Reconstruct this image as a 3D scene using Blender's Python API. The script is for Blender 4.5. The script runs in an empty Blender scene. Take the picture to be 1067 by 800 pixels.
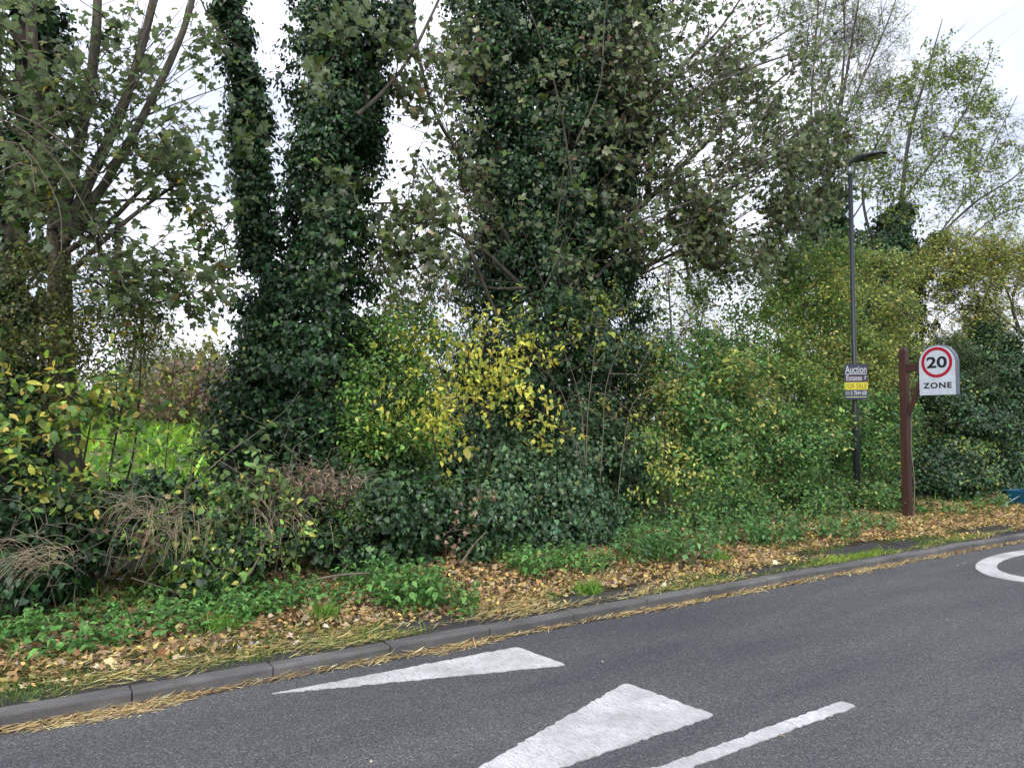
import bpy, math, numpy as np
rng = np.random.default_rng(11)
C = bpy.context.scene.collection
PI = math.pi
# ------------------------------------------------------------------ camera model (photo 1067 x 800)
F, CX, CY, CAMZ = 801.0, 533.5, 400.0, 1.84
PITCH = math.atan(40 / F)
def ray(px, py):
    a, c = (px - CX) / F, -(py - CY) / F
    return np.array([a, math.cos(PITCH) - math.sin(PITCH) * c, math.sin(PITCH) + math.cos(PITCH) * c])
CAM = np.array([0, 0, CAMZ])
def PG(px, py, z=0.0):                         # point on the level z
    d = ray(px, py); return CAM + d * ((z - CAMZ) / d[2])
A0 = PG(138, 719.6, .1); A1 = PG(741, 613.4, .1)
U = (A1 - A0); U[2] = 0; U /= np.linalg.norm(U)          # along the kerb
N = np.array([-U[1], U[0], 0])                            # away from the road
def PT(px, py, t):                             # point at the distance t behind the kerb line
    d = ray(px, py); k = (t - N @ (CAM - A0)) / (N @ d); return CAM + d * k
def bend(s):
    s = np.asarray(s, float); return -0.006 * np.clip(s - 9, 0, 14) ** 2
def K(s, t, z=0.0):
    s = np.asarray(s, float); t = np.asarray(t, float) + bend(s); z = np.broadcast_to(np.asarray(z, float), np.broadcast(s, t).shape)
    return np.stack([A0[0] + U[0] * s + N[0] * t, A0[1] + U[1] * s + N[1] * t, z + 0 * s], -1)
def ST(p):
    q = np.asarray(p) - A0; s = q @ U; return s, q @ N - bend(s)
def nrmz(v): return v / np.maximum(np.linalg.norm(v, axis=-1, keepdims=True), 1e-9)
# ------------------------------------------------------------------ value noise
def _h(i, j, k, seed):
    n = (i * 374761393 + j * 668265263 + k * 2147483647 + seed * 974711) & 0xffffffff
    n = ((n ^ (n >> 13)) * 1274126177) & 0xffffffff
    return ((n ^ (n >> 16)) & 0xffff) / 65535.0
def noise(p, f=1.0, seed=0):                   # 0..1
    p = np.atleast_2d(np.asarray(p, float)) * f + 1000
    i = np.floor(p).astype(np.int64); w = p - i; w = w * w * (3 - 2 * w); r = 0
    for a in (0, 1):
        for b in (0, 1):
            for c in (0, 1):
                r = r + _h(i[:, 0] + a, i[:, 1] + b, i[:, 2] + c, seed) * \
                    (w[:, 0] if a else 1 - w[:, 0]) * (w[:, 1] if b else 1 - w[:, 1]) * (w[:, 2] if c else 1 - w[:, 2])
    return r
def noise2(s, t, f=1.0, seed=0):
    s, t = np.broadcast_arrays(np.asarray(s, float), np.asarray(t, float))
    return noise(np.stack([s.ravel(), t.ravel(), 0 * s.ravel()], -1), f, seed).reshape(s.shape)
# ------------------------------------------------------------------ objects
def raw_mesh(name, V, loops, starts, totals):
    me = bpy.data.meshes.new(name)
    me.vertices.add(len(V)); me.vertices.foreach_set('co', np.ascontiguousarray(V, np.float32).ravel())
    me.loops.add(len(loops)); me.loops.foreach_set('vertex_index', np.ascontiguousarray(loops, np.int32))
    me.polygons.add(len(starts)); me.polygons.foreach_set('loop_start', np.ascontiguousarray(starts, np.int32))
    me.update(calc_edges=True); return me
def mesh_nf(name, V, Fa):                      # all faces with the same number of corners
    Fa = np.asarray(Fa); k = Fa.shape[1]
    return raw_mesh(name, V, Fa.ravel(), np.arange(len(Fa)) * k, k)
def put(name, me, mat=None, parent=None, smooth=False):
    o = bpy.data.objects.new(name, me); C.objects.link(o)
    if mat: me.materials.append(mat)
    if parent: o.parent = parent; o.matrix_parent_inverse = parent.matrix_basis.inverted()
    if smooth: me.polygons.foreach_set('use_smooth', np.ones(len(me.polygons), bool))
    return o
def tag(o, label=None, cat=None, group=None, kind=None):
    if label: o['label'] = label
    if cat: o['category'] = cat
    if group: o['group'] = group
    if kind: o['kind'] = kind
    return o
def empty(name, loc, label, cat, group=None, rot=0):
    o = bpy.data.objects.new(name, None); C.objects.link(o); o.location = loc; o.rotation_euler[2] = rot
    o.empty_display_size = .2
    return tag(o, label, cat, group)
class MB:                                      # small polygon collector
    def __init__(s): s.v = []; s.f = []
    def add(s, V, Fs):
        b = len(s.v); s.v += [tuple(map(float, x)) for x in V]; s.f += [tuple(b + i for i in f) for f in Fs]
    def box(s, c, ax, ay, az, hx, hy, hz):
        c = np.array(c, float); P = [c + sx * hx * ax + sy * hy * ay + sz * hz * az for sz in (-1, 1) for sy in (-1, 1) for sx in (-1, 1)]
        s.add(P, [(0, 2, 3, 1), (4, 5, 7, 6), (0, 1, 5, 4), (2, 6, 7, 3), (0, 4, 6, 2), (1, 3, 7, 5)])
    def prism(s, pts, o, ax, ay, d):           # 2d outline (ccw seen from +d side) extruded along vector d
        o = np.array(o, float); a = [o + x * ax + y * ay for x, y in pts]; n = len(a)
        s.add(a + [p + d for p in a], [tuple(range(n))[::-1], tuple(range(n, 2 * n))] + [(i, (i + 1) % n, n + (i + 1) % n, n + i) for i in range(n)])
    def tube(s, pts, rad, sides=12, cap=True):
        V, Fs = tube_arr(np.array(pts, float), np.broadcast_to(rad, (len(pts),)), sides)
        n = len(pts); s.add(V, [tuple(f) for f in Fs] + ([tuple(range(sides))[::-1], tuple(range((n - 1) * sides, n * sides))] if cap else []))
    def build(s, name, mat, parent=None, bevel=0, smooth=False):
        me = bpy.data.meshes.new(name); me.from_pydata(s.v, [], s.f); me.update()
        o = put(name, me, mat, parent, smooth)
        if bevel:
            m = o.modifiers.new('bevel', 'BEVEL'); m.width = bevel; m.segments = 2; m.limit_method = 'ANGLE'; m.angle_limit = .6
        return o
def tube_arr(P, R, sides, wob=0, seed=0):
    T = np.gradient(P, axis=0); T = nrmz(T); ref = np.array([0.31, 0.17, 0.93]) if abs(T[:, 2]).mean() < .9 else np.array([1, .2, 0.1])
    a = nrmz(np.cross(T, ref)); b = np.cross(T, a); th = np.arange(sides) * 2 * PI / sides
    rr = np.asarray(R)[:, None] * np.ones(sides)
    ring = a[:, None] * np.cos(th)[None, :, None] + b[:, None] * np.sin(th)[None, :, None]
    if wob:
        q = (P[:, None] + ring * rr[..., None]).reshape(-1, 3)
        rr = rr * (1 + wob * (noise(q * [1, 1, .35], 9, seed).reshape(rr.shape) - .5) * 2)
    V = (P[:, None] + ring * rr[..., None]).reshape(-1, 3); n = len(P)
    i = np.arange(n - 1)[:, None] * sides + np.arange(sides)[None]; j = np.arange(n - 1)[:, None] * sides + (np.arange(sides)[None] + 1) % sides
    Fs = np.stack([i, j, j + sides, i + sides], -1).reshape(-1, 4)
    return V, Fs
# ------------------------------------------------------------------ materials
def newmat(name):
    m = bpy.data.materials.new(name); m.use_nodes = True; nt = m.node_tree; nt.nodes.clear()
    out = nt.nodes.new('ShaderNodeOutputMaterial'); p = nt.nodes.new('ShaderNodeBsdfPrincipled')
    nt.links.new(p.outputs[0], out.inputs[0]); return m, nt, p, out
def nd(nt, typ, **kw):
    n = nt.nodes.new(typ)
    for k, v in kw.items():
        if k.startswith('_'): setattr(n, k[1:], v)
        else: n.inputs[k.replace('__', ' ')].default_value = v
    return n
def ramp(nt, fac, stops):
    r = nt.nodes.new('ShaderNodeValToRGB'); e = r.color_ramp.elements
    while len(e) < len(stops): e.new(.5)
    for x, (p, c) in zip(e, stops): x.position = p; x.color = (*c, 1) if len(c) == 3 else c
    nt.links.new(fac, r.inputs[0]); return r.outputs[0]
def mixc(nt, fac, a, b, mode='MIX'):
    m = nt.nodes.new('ShaderNodeMix'); m.data_type = 'RGBA'; m.blend_type = mode; m.clamp_result = False
    for s, v in ((0, fac), (6, a), (7, b)):
        if hasattr(v, 'is_output'): nt.links.new(v, m.inputs[s])
        else: m.inputs[s].default_value = (*v, 1) if isinstance(v, tuple) and len(v) == 3 else v
    return m.outputs[2]
def bump(nt, p, h, strength=.5, dist=.01):
    b = nd(nt, 'ShaderNodeBump', Strength=strength, Distance=dist); nt.links.new(h, b.inputs['Height']); nt.links.new(b.outputs[0], p.inputs['Normal'])
def nz(nt, scale, detail=4, rough=.55, vec=None, stretch=None, rotz=0):
    n = nd(nt, 'ShaderNodeTexNoise', Scale=scale, Detail=detail, Roughness=rough)
    g = nt.nodes.new('ShaderNodeNewGeometry'); src = g.outputs['Position']
    if stretch or rotz:
        mp = nt.nodes.new('ShaderNodeMapping'); mp.vector_type = 'TEXTURE'; mp.inputs['Rotation'].default_value = (0, 0, -rotz)
        if stretch: mp.inputs['Scale'].default_value = tuple(1 / x for x in stretch)
        nt.links.new(src, mp.inputs[0]); src = mp.outputs[0]
    nt.links.new(src, n.inputs['Vector']); return n.outputs[0]
def plain(name, col, rough=.6, metal=0, var=.15, nscale=30, bmp=.1, spec=.5):
    m, nt, p, _ = newmat(name); n = nz(nt, nscale)
    c = ramp(nt, n, [(.3, tuple(x * (1 - var) for x in col)), (.7, tuple(min(1, x * (1 + var)) for x in col))])
    nt.links.new(c, p.inputs['Base Color']); p.inputs['Roughness'].default_value = rough; p.inputs['Metallic'].default_value = metal
    p.inputs['Specular IOR Level'].default_value = spec
    if bmp: bump(nt, p, n, bmp, .004)
    return m
def leafmat(name, rough=.5, transl=.3, spec=.4, under=(.25, .3, .24), uf=.35):
    m, nt, p, out = newmat(name)
    a = nt.nodes.new('ShaderNodeAttribute'); a.attribute_name = 'col'; g = nt.nodes.new('ShaderNodeNewGeometry')
    mf = nd(nt, 'ShaderNodeMath', _operation='MULTIPLY'); nt.links.new(g.outputs['Backfacing'], mf.inputs[0]); mf.inputs[1].default_value = uf
    c = mixc(nt, mf.outputs[0], a.outputs['Color'], under)
    n = nz(nt, 55, 3); c = mixc(nt, .5, c, mixc(nt, 1.0, c, ramp(nt, n, [(.3, (.55, .55, .5)), (.7, (1.4, 1.4, 1.3))]), 'MULTIPLY'))
    nt.links.new(c, p.inputs['Base Color']); p.inputs['Roughness'].default_value = rough; p.inputs['Specular IOR Level'].default_value = spec
    if transl:
        tr = nt.nodes.new('ShaderNodeBsdfTranslucent'); nt.links.new(mixc(nt, 1.0, c, (1.05, 1.15, .8), 'MULTIPLY'), tr.inputs[0])
        mx = nt.nodes.new('ShaderNodeMixShader'); mx.inputs[0].default_value = transl
        nt.links.new(p.outputs[0], mx.inputs[1]); nt.links.new(tr.outputs[0], mx.inputs[2]); nt.links.new(mx.outputs[0], out.inputs[0])
    return m
def barkmat(name, c0, c1, moss=(.05, .075, .03), mf=.4, scale=14):
    m, nt, p, _ = newmat(name); n = nz(nt, scale, 6, .65, stretch=(1, 1, .22)); n2 = nz(nt, 2.5, 4)
    c = ramp(nt, n, [(.3, c0), (.65, c1)]); k = ramp(nt, n2, [(.45, (0, 0, 0)), (.65, (mf, mf, mf))])
    nt.links.new(mixc(nt, k, c, moss), p.inputs['Base Color']); p.inputs['Roughness'].default_value = .9; p.inputs['Specular IOR Level'].default_value = .2
    bump(nt, p, n, .7, .02); return m
M = {}
M['ivy'] = leafmat('ivy leaf', .36, .12, .5, (.07, .11, .06), .5)
M['syc'] = leafmat('sycamore leaf', .5, .38, .35, (.3, .35, .25), .65)
M['leaf'] = leafmat('hedge leaf', .48, .35, .4, (.22, .27, .16), .3)
M['yel'] = leafmat('yellow leaf', .5, .4, .3, (.5, .48, .2), .3)
M['dead'] = leafmat('dead leaf', .75, .12, .2, (.3, .22, .15), .4)
M['grass'] = leafmat('grass blade', .5, .35, .3, (.12, .2, .05), .2)
M['bark'] = barkmat('grey brown bark', (.045, .038, .03), (.15, .13, .105))
M['twig'] = barkmat('dark twig bark', (.028, .021, .018), (.075, .058, .048), mf=.15, scale=40)
M['paletwig'] = barkmat('pale twig bark', (.12, .1, .075), (.26, .22, .17), mf=.1, scale=40)
M['ashbark'] = barkmat('ash bark', (.05, .045, .045), (.13, .12, .115), mf=.15)
# asphalt
ANG = math.atan2(U[1], U[0])
def asphalt(name, base, light, wear=True):
    m, nt, p, _ = newmat(name)
    g = nt.nodes.new('ShaderNodeNewGeometry'); v = nd(nt, 'ShaderNodeTexVoronoi', Scale=150.0); nt.links.new(g.outputs['Position'], v.inputs['Vector'])
    v2 = nd(nt, 'ShaderNodeTexVoronoi', Scale=75.0); nt.links.new(g.outputs['Position'], v2.inputs['Vector'])
    sep = nt.nodes.new('ShaderNodeSeparateColor'); nt.links.new(v.outputs['Color'], sep.inputs[0])
    c = ramp(nt, sep.outputs[0], [(0, tuple(x * .45 for x in base)), (.5, base), (.88, tuple(x * 1.45 for x in base)), (1, light)])
    sep2 = nt.nodes.new('ShaderNodeSeparateColor'); nt.links.new(v2.outputs['Color'], sep2.inputs[0])
    c = mixc(nt, ramp(nt, sep2.outputs[1], [(.93, (0, 0, 0)), (1, (.6, .6, .6))]), c, light)
    big = nz(nt, .9, 5, .6, stretch=(.35, 1.6, 1), rotz=-ANG)
    c = mixc(nt, 1.0, c, ramp(nt, big, [(.34, (.86, .88, .92)), (.66, (1.4, 1.37, 1.32))]), 'MULTIPLY')
    fine = nz(nt, 60, 3, .7); c = mixc(nt, 1.0, c, ramp(nt, fine, [(.3, (.7, .7, .7)), (.7, (1.3, 1.3, 1.3))]), 'MULTIPLY')
    nt.links.new(c, p.inputs['Base Color']); p.inputs['Roughness'].default_value = .82; p.inputs['Specular IOR Level'].default_value = .35
    bump(nt, p, v.outputs['Distance'], .6, .006); return m
M['road'] = asphalt('road asphalt', (.062, .064, .07), (.17, .165, .16))
M['path'] = asphalt('path asphalt', (.036, .033, .035), (.08, .075, .07))
def marking():
    m, nt, p, _ = newmat('worn white road paint')
    g = nt.nodes.new('ShaderNodeNewGeometry')
    l = nz(nt, 20, 5, .65, stretch=(6.0, .6, 1), rotz=-ANG); s = nz(nt, 110, 3, .7); b = nz(nt, 2.2, 4)
    c = ramp(nt, b, [(.36, (.38, .37, .38)), (.62, (.6, .59, .6))])
    k = ramp(nt, l, [(.38, (.9, .9, .9)), (.5, (0, 0, 0))]); c = mixc(nt, k, c, (.27, .26, .26))
    k2 = ramp(nt, s, [(.36, (.85, .85, .85)), (.44, (0, 0, 0))]); c = mixc(nt, k2, c, (.2, .2, .2))
    nt.links.new(c, p.inputs['Base Color']); p.inputs['Roughness'].default_value = .7; bump(nt, p, l, .6, .006); return m
M['paint'] = marking()
def kerbmat():
    m, nt, p, _ = newmat('weathered kerb concrete'); a = nz(nt, 3.5, 6, .65, stretch=(.4, 1, 1), rotz=-ANG); f = nz(nt, 130, 3, .7)
    c = ramp(nt, a, [(.25, (.055, .053, .054)), (.5, (.11, .105, .105)), (.72, (.19, .18, .175))])
    c = mixc(nt, 1.0, c, ramp(nt, f, [(.3, (.65, .65, .65)), (.7, (1.3, 1.3, 1.3))]), 'MULTIPLY')
    gm = nz(nt, 7, 4); c = mixc(nt, ramp(nt, gm, [(.56, (0, 0, 0)), (.68, (.35, .35, .35))]), c, (.07, .085, .04))
    nt.links.new(c, p.inputs['Base Color']); p.inputs['Roughness'].default_value = .85; bump(nt, p, f, .5, .004); return m
M['kerb'] = kerbmat()
def groundmat():
    m, nt, p, _ = newmat('soil and field'); g = nt.nodes.new('ShaderNodeNewGeometry')
    a = nt.nodes.new('ShaderNodeAttribute'); a.attribute_name = 'field'
    n = nz(nt, 7, 6, .65); n2 = nz(nt, .35, 4); n3 = nz(nt, 38, 4, .7)
    soil = ramp(nt, n3, [(.3, (.02, .015, .012)), (.6, (.06, .045, .03)), (.8, (.11, .08, .05))])
    soil = mixc(nt, ramp(nt, n, [(.5, (0, 0, 0)), (.62, (.8, .8, .8))]), soil, (.055, .075, .02))
    fld = ramp(nt, n, [(.3, (.035, .08, .012)), (.5, (.08, .17, .02)), (.75, (.15, .26, .04))])
    fld = mixc(nt, ramp(nt, n2, [(.55, (0, 0, 0)), (.66, (.75, .75, .75))]), fld, (.27, .2, .12))
    nt.links.new(mixc(nt, a.outputs['Fac'], soil, fld), p.inputs['Base Color']); p.inputs['Roughness'].default_value = .95
    p.inputs['Specular IOR Level'].default_value = .15; bump(nt, p, n3, .8, .03); return m
M['ground'] = groundmat()
# ------------------------------------------------------------------ leaf templates: x across, y towards the tip
def fan(o, c): n = len(o); return np.array([(*p, 0) for p in o] + [(*c, 0)], float), np.array([(n, (i + 1) % n, i) for i in range(n)])
def pol(a, r): a = math.radians(a); return (math.sin(a) * r, .22 + math.cos(a) * r)
TM = {
    'ivy': fan([(0, .07), (-.26, -.04), (-.44, .2), (-.36, .46), (-.17, .72), (0, .95), (.17, .72), (.36, .46), (.44, .2), (.26, -.04)], (0, .38)),
    'syc': fan([(0, .05), pol(-140, .36), pol(-104, .52), pol(-80, .4), pol(-54, .62), pol(-42, .62), pol(-22, .45), pol(-10, .68), pol(0, .78), pol(10, .68), pol(22, .45), pol(42, .62), pol(54, .62), pol(80, .4), pol(104, .52), pol(140, .36)], (0, .25)),
    'ovate': fan([(0, 0), (-.27, .22), (-.3, .5), (-.15, .8), (0, 1), (.15, .8), (.3, .5), (.27, .22)], (0, .45)),
    'small': fan([(0, 0), (-.33, .3), (-.26, .72), (0, 1), (.26, .72), (.33, .3)], (0, .5)),
    'narrow': fan([(0, 0), (-.13, .3), (-.1, .7), (0, 1), (.1, .7), (.13, .3)], (0, .5)),
    'straw': (np.array([(-.03, 0, 0), (.03, 0, 0), (-.035, .5, 0), (.035, .5, 0), (0, 1, 0)], float), np.array([(0, 1, 3), (0, 3, 2), (2, 3, 4)])),
}
def colours(n, pal, jit=.2, hue=.07):
    w = np.array([p[1] for p in pal], float); w /= w.sum(); i = rng.choice(len(pal), n, p=w)
    c = np.array([p[0] for p in pal], float)[i] * np.exp(rng.normal(0, jit, (n, 1))) * np.exp(rng.normal(0, hue, (n, 3)))
    c = c * np.where(c[:, 1:2] > c[:, 0:1] * 1.05, [[1.26, 1.16, 1.0]], 1.0)   # greens: a little warmer and lighter
    return np.clip(c, .004, .85)
def leaves(name, tm, pos, nrm, tip, size, col, mat, parent=None, fold=.25, curl=.25):
    T, Fs = TM[tm]; n, m = len(pos), len(T)
    Z = nrmz(nrm); Y = nrmz(tip - (tip * Z).sum(1, keepdims=True) * Z); X = np.cross(Y, Z)
    fo = rng.normal(fold, .18, n)[:, None]; cu = rng.normal(curl, .25, n)[:, None]; ws = rng.uniform(.8, 1.15, n)[:, None]
    sk = rng.normal(0, .1, n)[:, None]
    lx = T[None, :, 0] * ws + sk * T[None, :, 1] ** 2; ly = np.repeat(T[None, :, 1], n, 0); lz = fo * np.abs(T[None, :, 0]) - cu * ly ** 2 + .12 * sk * lx
    s = np.asarray(size).reshape(-1, 1, 1) * np.ones((n, 1, 1))
    V = pos[:, None] + s * (lx[..., None] * X[:, None] + ly[..., None] * Y[:, None] + lz[..., None] * Z[:, None])
    Fa = (Fs[None] + (np.arange(n) * m)[:, None, None]).reshape(-1, 3)
    me = mesh_nf(name, V.reshape(-1, 3), Fa)
    at = me.attributes.new('col', 'FLOAT_COLOR', 'FACE'); cc = np.ones((n, 4), np.float32); cc[:, :3] = col
    at.data.foreach_set('color', np.repeat(cc, len(Fs), 0).ravel())
    return put(name, me, mat, parent)
def segs(name, A, B, ra, rb, mat, parent=None, sides=4):       # many thin twigs, one part
    A = np.asarray(A); B = np.asarray(B); D = nrmz(B - A); ref = np.where(np.abs(D[:, 2:3]) > .9, [[1., 0, 0]], [[0, 0, 1.]])
    a = nrmz(np.cross(D, ref)); b = np.cross(D, a); th = np.arange(sides) * 2 * PI / sides
    ring = a[:, None] * np.cos(th)[None, :, None] + b[:, None] * np.sin(th)[None, :, None]
    V = np.concatenate([A[:, None] + ring * np.asarray(ra).reshape(-1, 1, 1), (B + D * np.asarray(rb).reshape(-1, 1) * .5)[:, None] + ring * np.asarray(rb).reshape(-1, 1, 1)], 1)
    n = len(A); i = np.arange(sides); j = (i + 1) % sides; q = np.stack([i, j, j + sides, i + sides], -1)
    return put(name, mesh_nf(name, V.reshape(-1, 3), (q[None] + (np.arange(n) * 2 * sides)[:, None, None]).reshape(-1, 4)), mat, parent, True)
def spline(P, R, step=.15):
    P = np.array(P, float); R = np.array(R, float); Q = np.vstack([2 * P[0] - P[1], P, 2 * P[-1] - P[-2]]); out = []; rr = []
    for i in range(len(P) - 1):
        a, b, c, d = Q[i:i + 4]; n = max(2, int(np.linalg.norm(c - b) / step))
        for t in np.arange(n) / n:
            out.append(.5 * ((2 * b) + (c - a) * t + (2 * a - 5 * b + 4 * c - d) * t * t + (3 * b - a - 3 * c + d) * t ** 3)); rr.append(R[i] * (1 - t) + R[i + 1] * t)
    out.append(P[-1]); rr.append(R[-1]); return np.array(out), np.array(rr)
def grow(lines, targets, bf=.25, step=.22, tip=.003, expo=2.3, hit=.35):
    """limb polylines first, then every twig target joins the nearest good limb"""
    L = len(targets); cap = sum(len(p) for p, r in lines) + L * 24 + 10
    pos = np.zeros((cap, 3)); par = -np.ones(cap, int); pl = np.zeros(cap); fix = np.zeros(cap); n = 0
    for P, R in lines:
        if n:
            j = int(np.argmin(np.linalg.norm(pos[:n] - P[0], axis=1)))
        else: j = -1
        for p, r in zip(P, R):
            pos[n] = p; par[n] = j; pl[n] = (pl[j] + np.linalg.norm(p - pos[j])) if j >= 0 else 0; fix[n] = r; j = n; n += 1
    nl = n
    base = np.array([np.min(np.linalg.norm(pos[:nl] - t, axis=1)) for t in targets]) if L else []
    tips = []
    for k in np.argsort(base):
        t = targets[k]; d = np.linalg.norm(pos[:n] - t, axis=1) + bf * pl[:n]
        j = int(np.argmin(d)); v = t - pos[j]; ln = np.linalg.norm(v); g = par[j]
        d0 = nrmz(pos[j] - pos[g]) if g >= 0 else np.array([0, 0, 1.])
        c = pos[j] + d0 * ln * hit + v * .2; m = min(20, max(1, int(ln / step))); q = j
        for u in (np.arange(m) + 1) / m:
            x = (1 - u) ** 2 * pos[j] + 2 * u * (1 - u) * c + u * u * t + (rng.normal(0, .012, 3) if u < 1 else 0)
            pos[n] = x; par[n] = q; pl[n] = pl[q] + np.linalg.norm(x - pos[q]); q = n; n += 1
        tips.append(q)
    acc = np.zeros(n); 
    for i in range(n - 1, 0, -1):
        if acc[i] == 0: acc[i] = tip ** expo
        if par[i] >= 0: acc[par[i]] += acc[i]
    rad = np.maximum(acc, tip ** expo) ** (1 / expo)
    return pos[:n], par[:n], rad, nl, np.array(tips, int)
def limb_mesh(name, lines, mat, parent, sides=10, wob=.12):
    Vs, Fs, b = [], [], 0
    for P, R in lines:
        V, f = tube_arr(P, R, sides, wob, 3); Vs.append(V); Fs.append(f + b); b += len(V)
    return put(name, mesh_nf(name, np.vstack(Vs), np.vstack(Fs)), mat, parent, True)
def orient(n, out, o):
    """o = (normal up, normal out, normal random, tip up, tip out, tip random)"""
    up = np.array([0, 0, 1.]); r1 = rng.normal(0, 1, (n, 3)); r2 = rng.normal(0, 1, (n, 3)); wind = np.array(o[6]) if len(o) > 6 else 0
    return nrmz(up * o[0] + out * o[1] + r1 * o[2]), nrmz(up * o[3] + out * o[4] + r2 * o[5] + wind)
WALL = (.5, 1.0, .5, -.9, .35, .5)             # ivy: shingled, tips hanging
CROWN = (1.0, .1, .55, -.35, .5, .6)           # open crowns
HEDGE = (.7, .6, .65, -.2, .5, .7)
BLOWN = (.5, .1, .9, -.1, .3, .6, (.7, -.1, .15))
def spray(tp, dirs, per, spread, ln):
    """short leafy twiglets about each tip: returns leaf positions, outward vectors, twig ends"""
    n = len(tp); k = per; a = np.repeat(tp, k, 0); d = nrmz(np.repeat(dirs, k, 0) * .8 + rng.normal(0, spread, (n * k, 3)))
    f = rng.uniform(.1, 1, (n * k, 1)); return a + d * ln * f, d, a + d * ln
def tips_dirs(pos, par, tips): return nrmz(pos[tips] - pos[par[tips]])
# ------------------------------------------------------------------ plants
def px_line(pts, t, r0, r1, step=.15):         # pts: pixel polyline (x, y[, t]) -> smoothed world limb
    P = [PT(p[0], p[1], p[2] if len(p) > 2 else t) for p in pts]; n = len(P)
    return spline(P, np.linspace(r0, r1, n), step)
def px_cloud(regions, soft=False):
    """regions: (x, y, rx, ry, t, rt, count) ellipses filled with twig targets, clumpy"""
    out = []
    for x, y, rx, ry, t, rt, cnt in regions:
        m = cnt * 3; v = rng.normal(0, 1, (m, 3)); v = nrmz(v) * rng.uniform(0, 1, (m, 1)) ** (1 / 2.4)
        pts = np.array([PT(x + a * rx, y + b * ry, t + c * rt) for a, b, c in v])
        w = noise(pts, 1.5, 5) + rng.normal(0, .08, m); out.append(pts[np.argsort(-w + (rng.uniform(0, .35, m) if soft else 0))[:cnt]])
    return np.vstack(out)
def tree(name, label, cat, limbs, regions, leaf, pal, size, per=8, spread=.55, ln=.3, ori=CROWN, bark='bark', mat='syc', bf=.22, tip=.0035,
         bare=0.0, jit=.22, group=None, trunk_sides=12, twiglets=True, ivy=None, curl=.25, soft=False):
    root = empty(name, tuple(limbs[0][0][0]), label, cat, group)
    limb_mesh('trunk', limbs, M[bark], root, trunk_sides)
    tg = px_cloud(regions, True); pos, par, rad, nl, tips = grow(limbs, tg, bf, tip=tip)
    i = np.arange(nl, len(pos)); ra = np.minimum(rad[par[i]], rad[i] * 1.35 + .002)
    A, B, RA, RB = pos[par[i]], pos[i], ra, rad[i]
    tp = tips
    if bare: tp = tips[noise(pos[tips], 1.1, 9) + rng.normal(0, .05, len(tips)) > bare]
    L, D, E = spray(pos[tp], tips_dirs(pos, par, tp), per, spread, ln)
    if bare:
        bt = np.setdiff1d(tips, tp); Lb, Db, Eb = spray(pos[bt], tips_dirs(pos, par, bt), 5, .35, ln * 1.2); sb = np.repeat(pos[bt], 5, 0)
        A = np.vstack([A, sb]); B = np.vstack([B, Eb]); RA = np.concatenate([RA, np.full(len(Eb), tip * .7)]); RB = np.concatenate([RB, np.full(len(Eb), tip * .35)])
    if twiglets:
        s = slice(0, None, 2); st = np.repeat(pos[tp], per, 0)
        A = np.vstack([A, st[s]]); B = np.vstack([B, E[s]]); RA = np.concatenate([RA, np.full(len(E[s]), tip * .8)]); RB = np.concatenate([RB, np.full(len(E[s]), tip * .4)])
    segs('branches', A, B, RA, RB, M['twig' if bark != 'ashbark' else 'ashbark'], root)
    n = len(L); nr, tpd = orient(n, D, ori)
    leaves('crown', leaf, L, nr, tpd, size * np.exp(np.clip(rng.normal(0, .24, n), -.6, .4)), colours(n, pal, jit * 1.4), M[mat], root, curl=curl + .1)
    if ivy: ivy_part(ivy, root)
    return root
IVY = [((.013, .042, .017), 5), ((.022, .066, .025), 4), ((.045, .105, .038), 2), ((.11, .16, .055), .3)]
def ivy_points(lines, dens, ragged=.35):
    """lines: (P, R) -> leaf positions and outward vectors in a shaggy sleeve"""
    Ps, Os = [], []
    for P, R in lines:
        seg = np.linalg.norm(np.diff(P, axis=0), axis=1); cum = np.r_[0, np.cumsum(seg)]; area = 2 * PI * R.mean() * cum[-1]
        nc = int(area * dens / 9); u = rng.uniform(0, cum[-1], nc)
        c = np.stack([np.interp(u, cum, P[:, i]) for i in range(3)], -1); r = np.interp(u, cum, R)
        T = nrmz(np.stack([np.interp(u, cum, np.gradient(P[:, i])) for i in range(3)], -1))
        a = nrmz(np.cross(T, [1, .2, .1])); b = np.cross(T, a); th = rng.uniform(0, 2 * PI, nc)[:, None]; o = a * np.cos(th) + b * np.sin(th)
        ns = max(6, int(area * 9)); us = rng.uniform(0, cum[-1], ns); si = rng.integers(ns, size=nc); sup = rng.uniform(0, 1, nc) < .78; tu = rng.uniform(0, 2 * PI, ns); rs = rng.uniform(.65, 1.3, ns)
        cs = np.stack([np.interp(us, cum, P[:, i]) for i in range(3)], -1); rb = np.interp(us, cum, R); o_s = np.stack([np.cos(tu), np.sin(tu), 0 * tu], -1); cs = cs + o_s * (rb * rs)[:, None]
        back = (o[:, 1] > .35) & (rng.uniform(0, 1, nc) < .55)
        bul = 1 + ragged * 2 * (noise(c + o * r[:, None], 2.3, 3) - .5) + ragged * .9 * (noise(c + o * r[:, None], 6, 4) - .5)
        rr = r * bul * rng.uniform(.45, 1.06, nc) ** .6
        q = c + o * rr[:, None]; w = np.minimum(.13, .4 * rb[si])[:, None]; q[sup] = (cs[si] + rng.normal(0, 1, (nc, 3)) * w * [1, 1, .8])[sup]; o[sup] = nrmz(o_s[si] + rng.normal(0, .3, (nc, 3)))[sup]; keep = ~back; q, o2, r2 = q[keep], o[keep], r[keep]
        q = np.repeat(q, 9, 0) + rng.normal(0, .055, (len(q) * 9, 3)); Ps.append(q); Os.append(np.repeat(o2, 9, 0))
    return np.vstack(Ps), np.vstack(Os)
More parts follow.
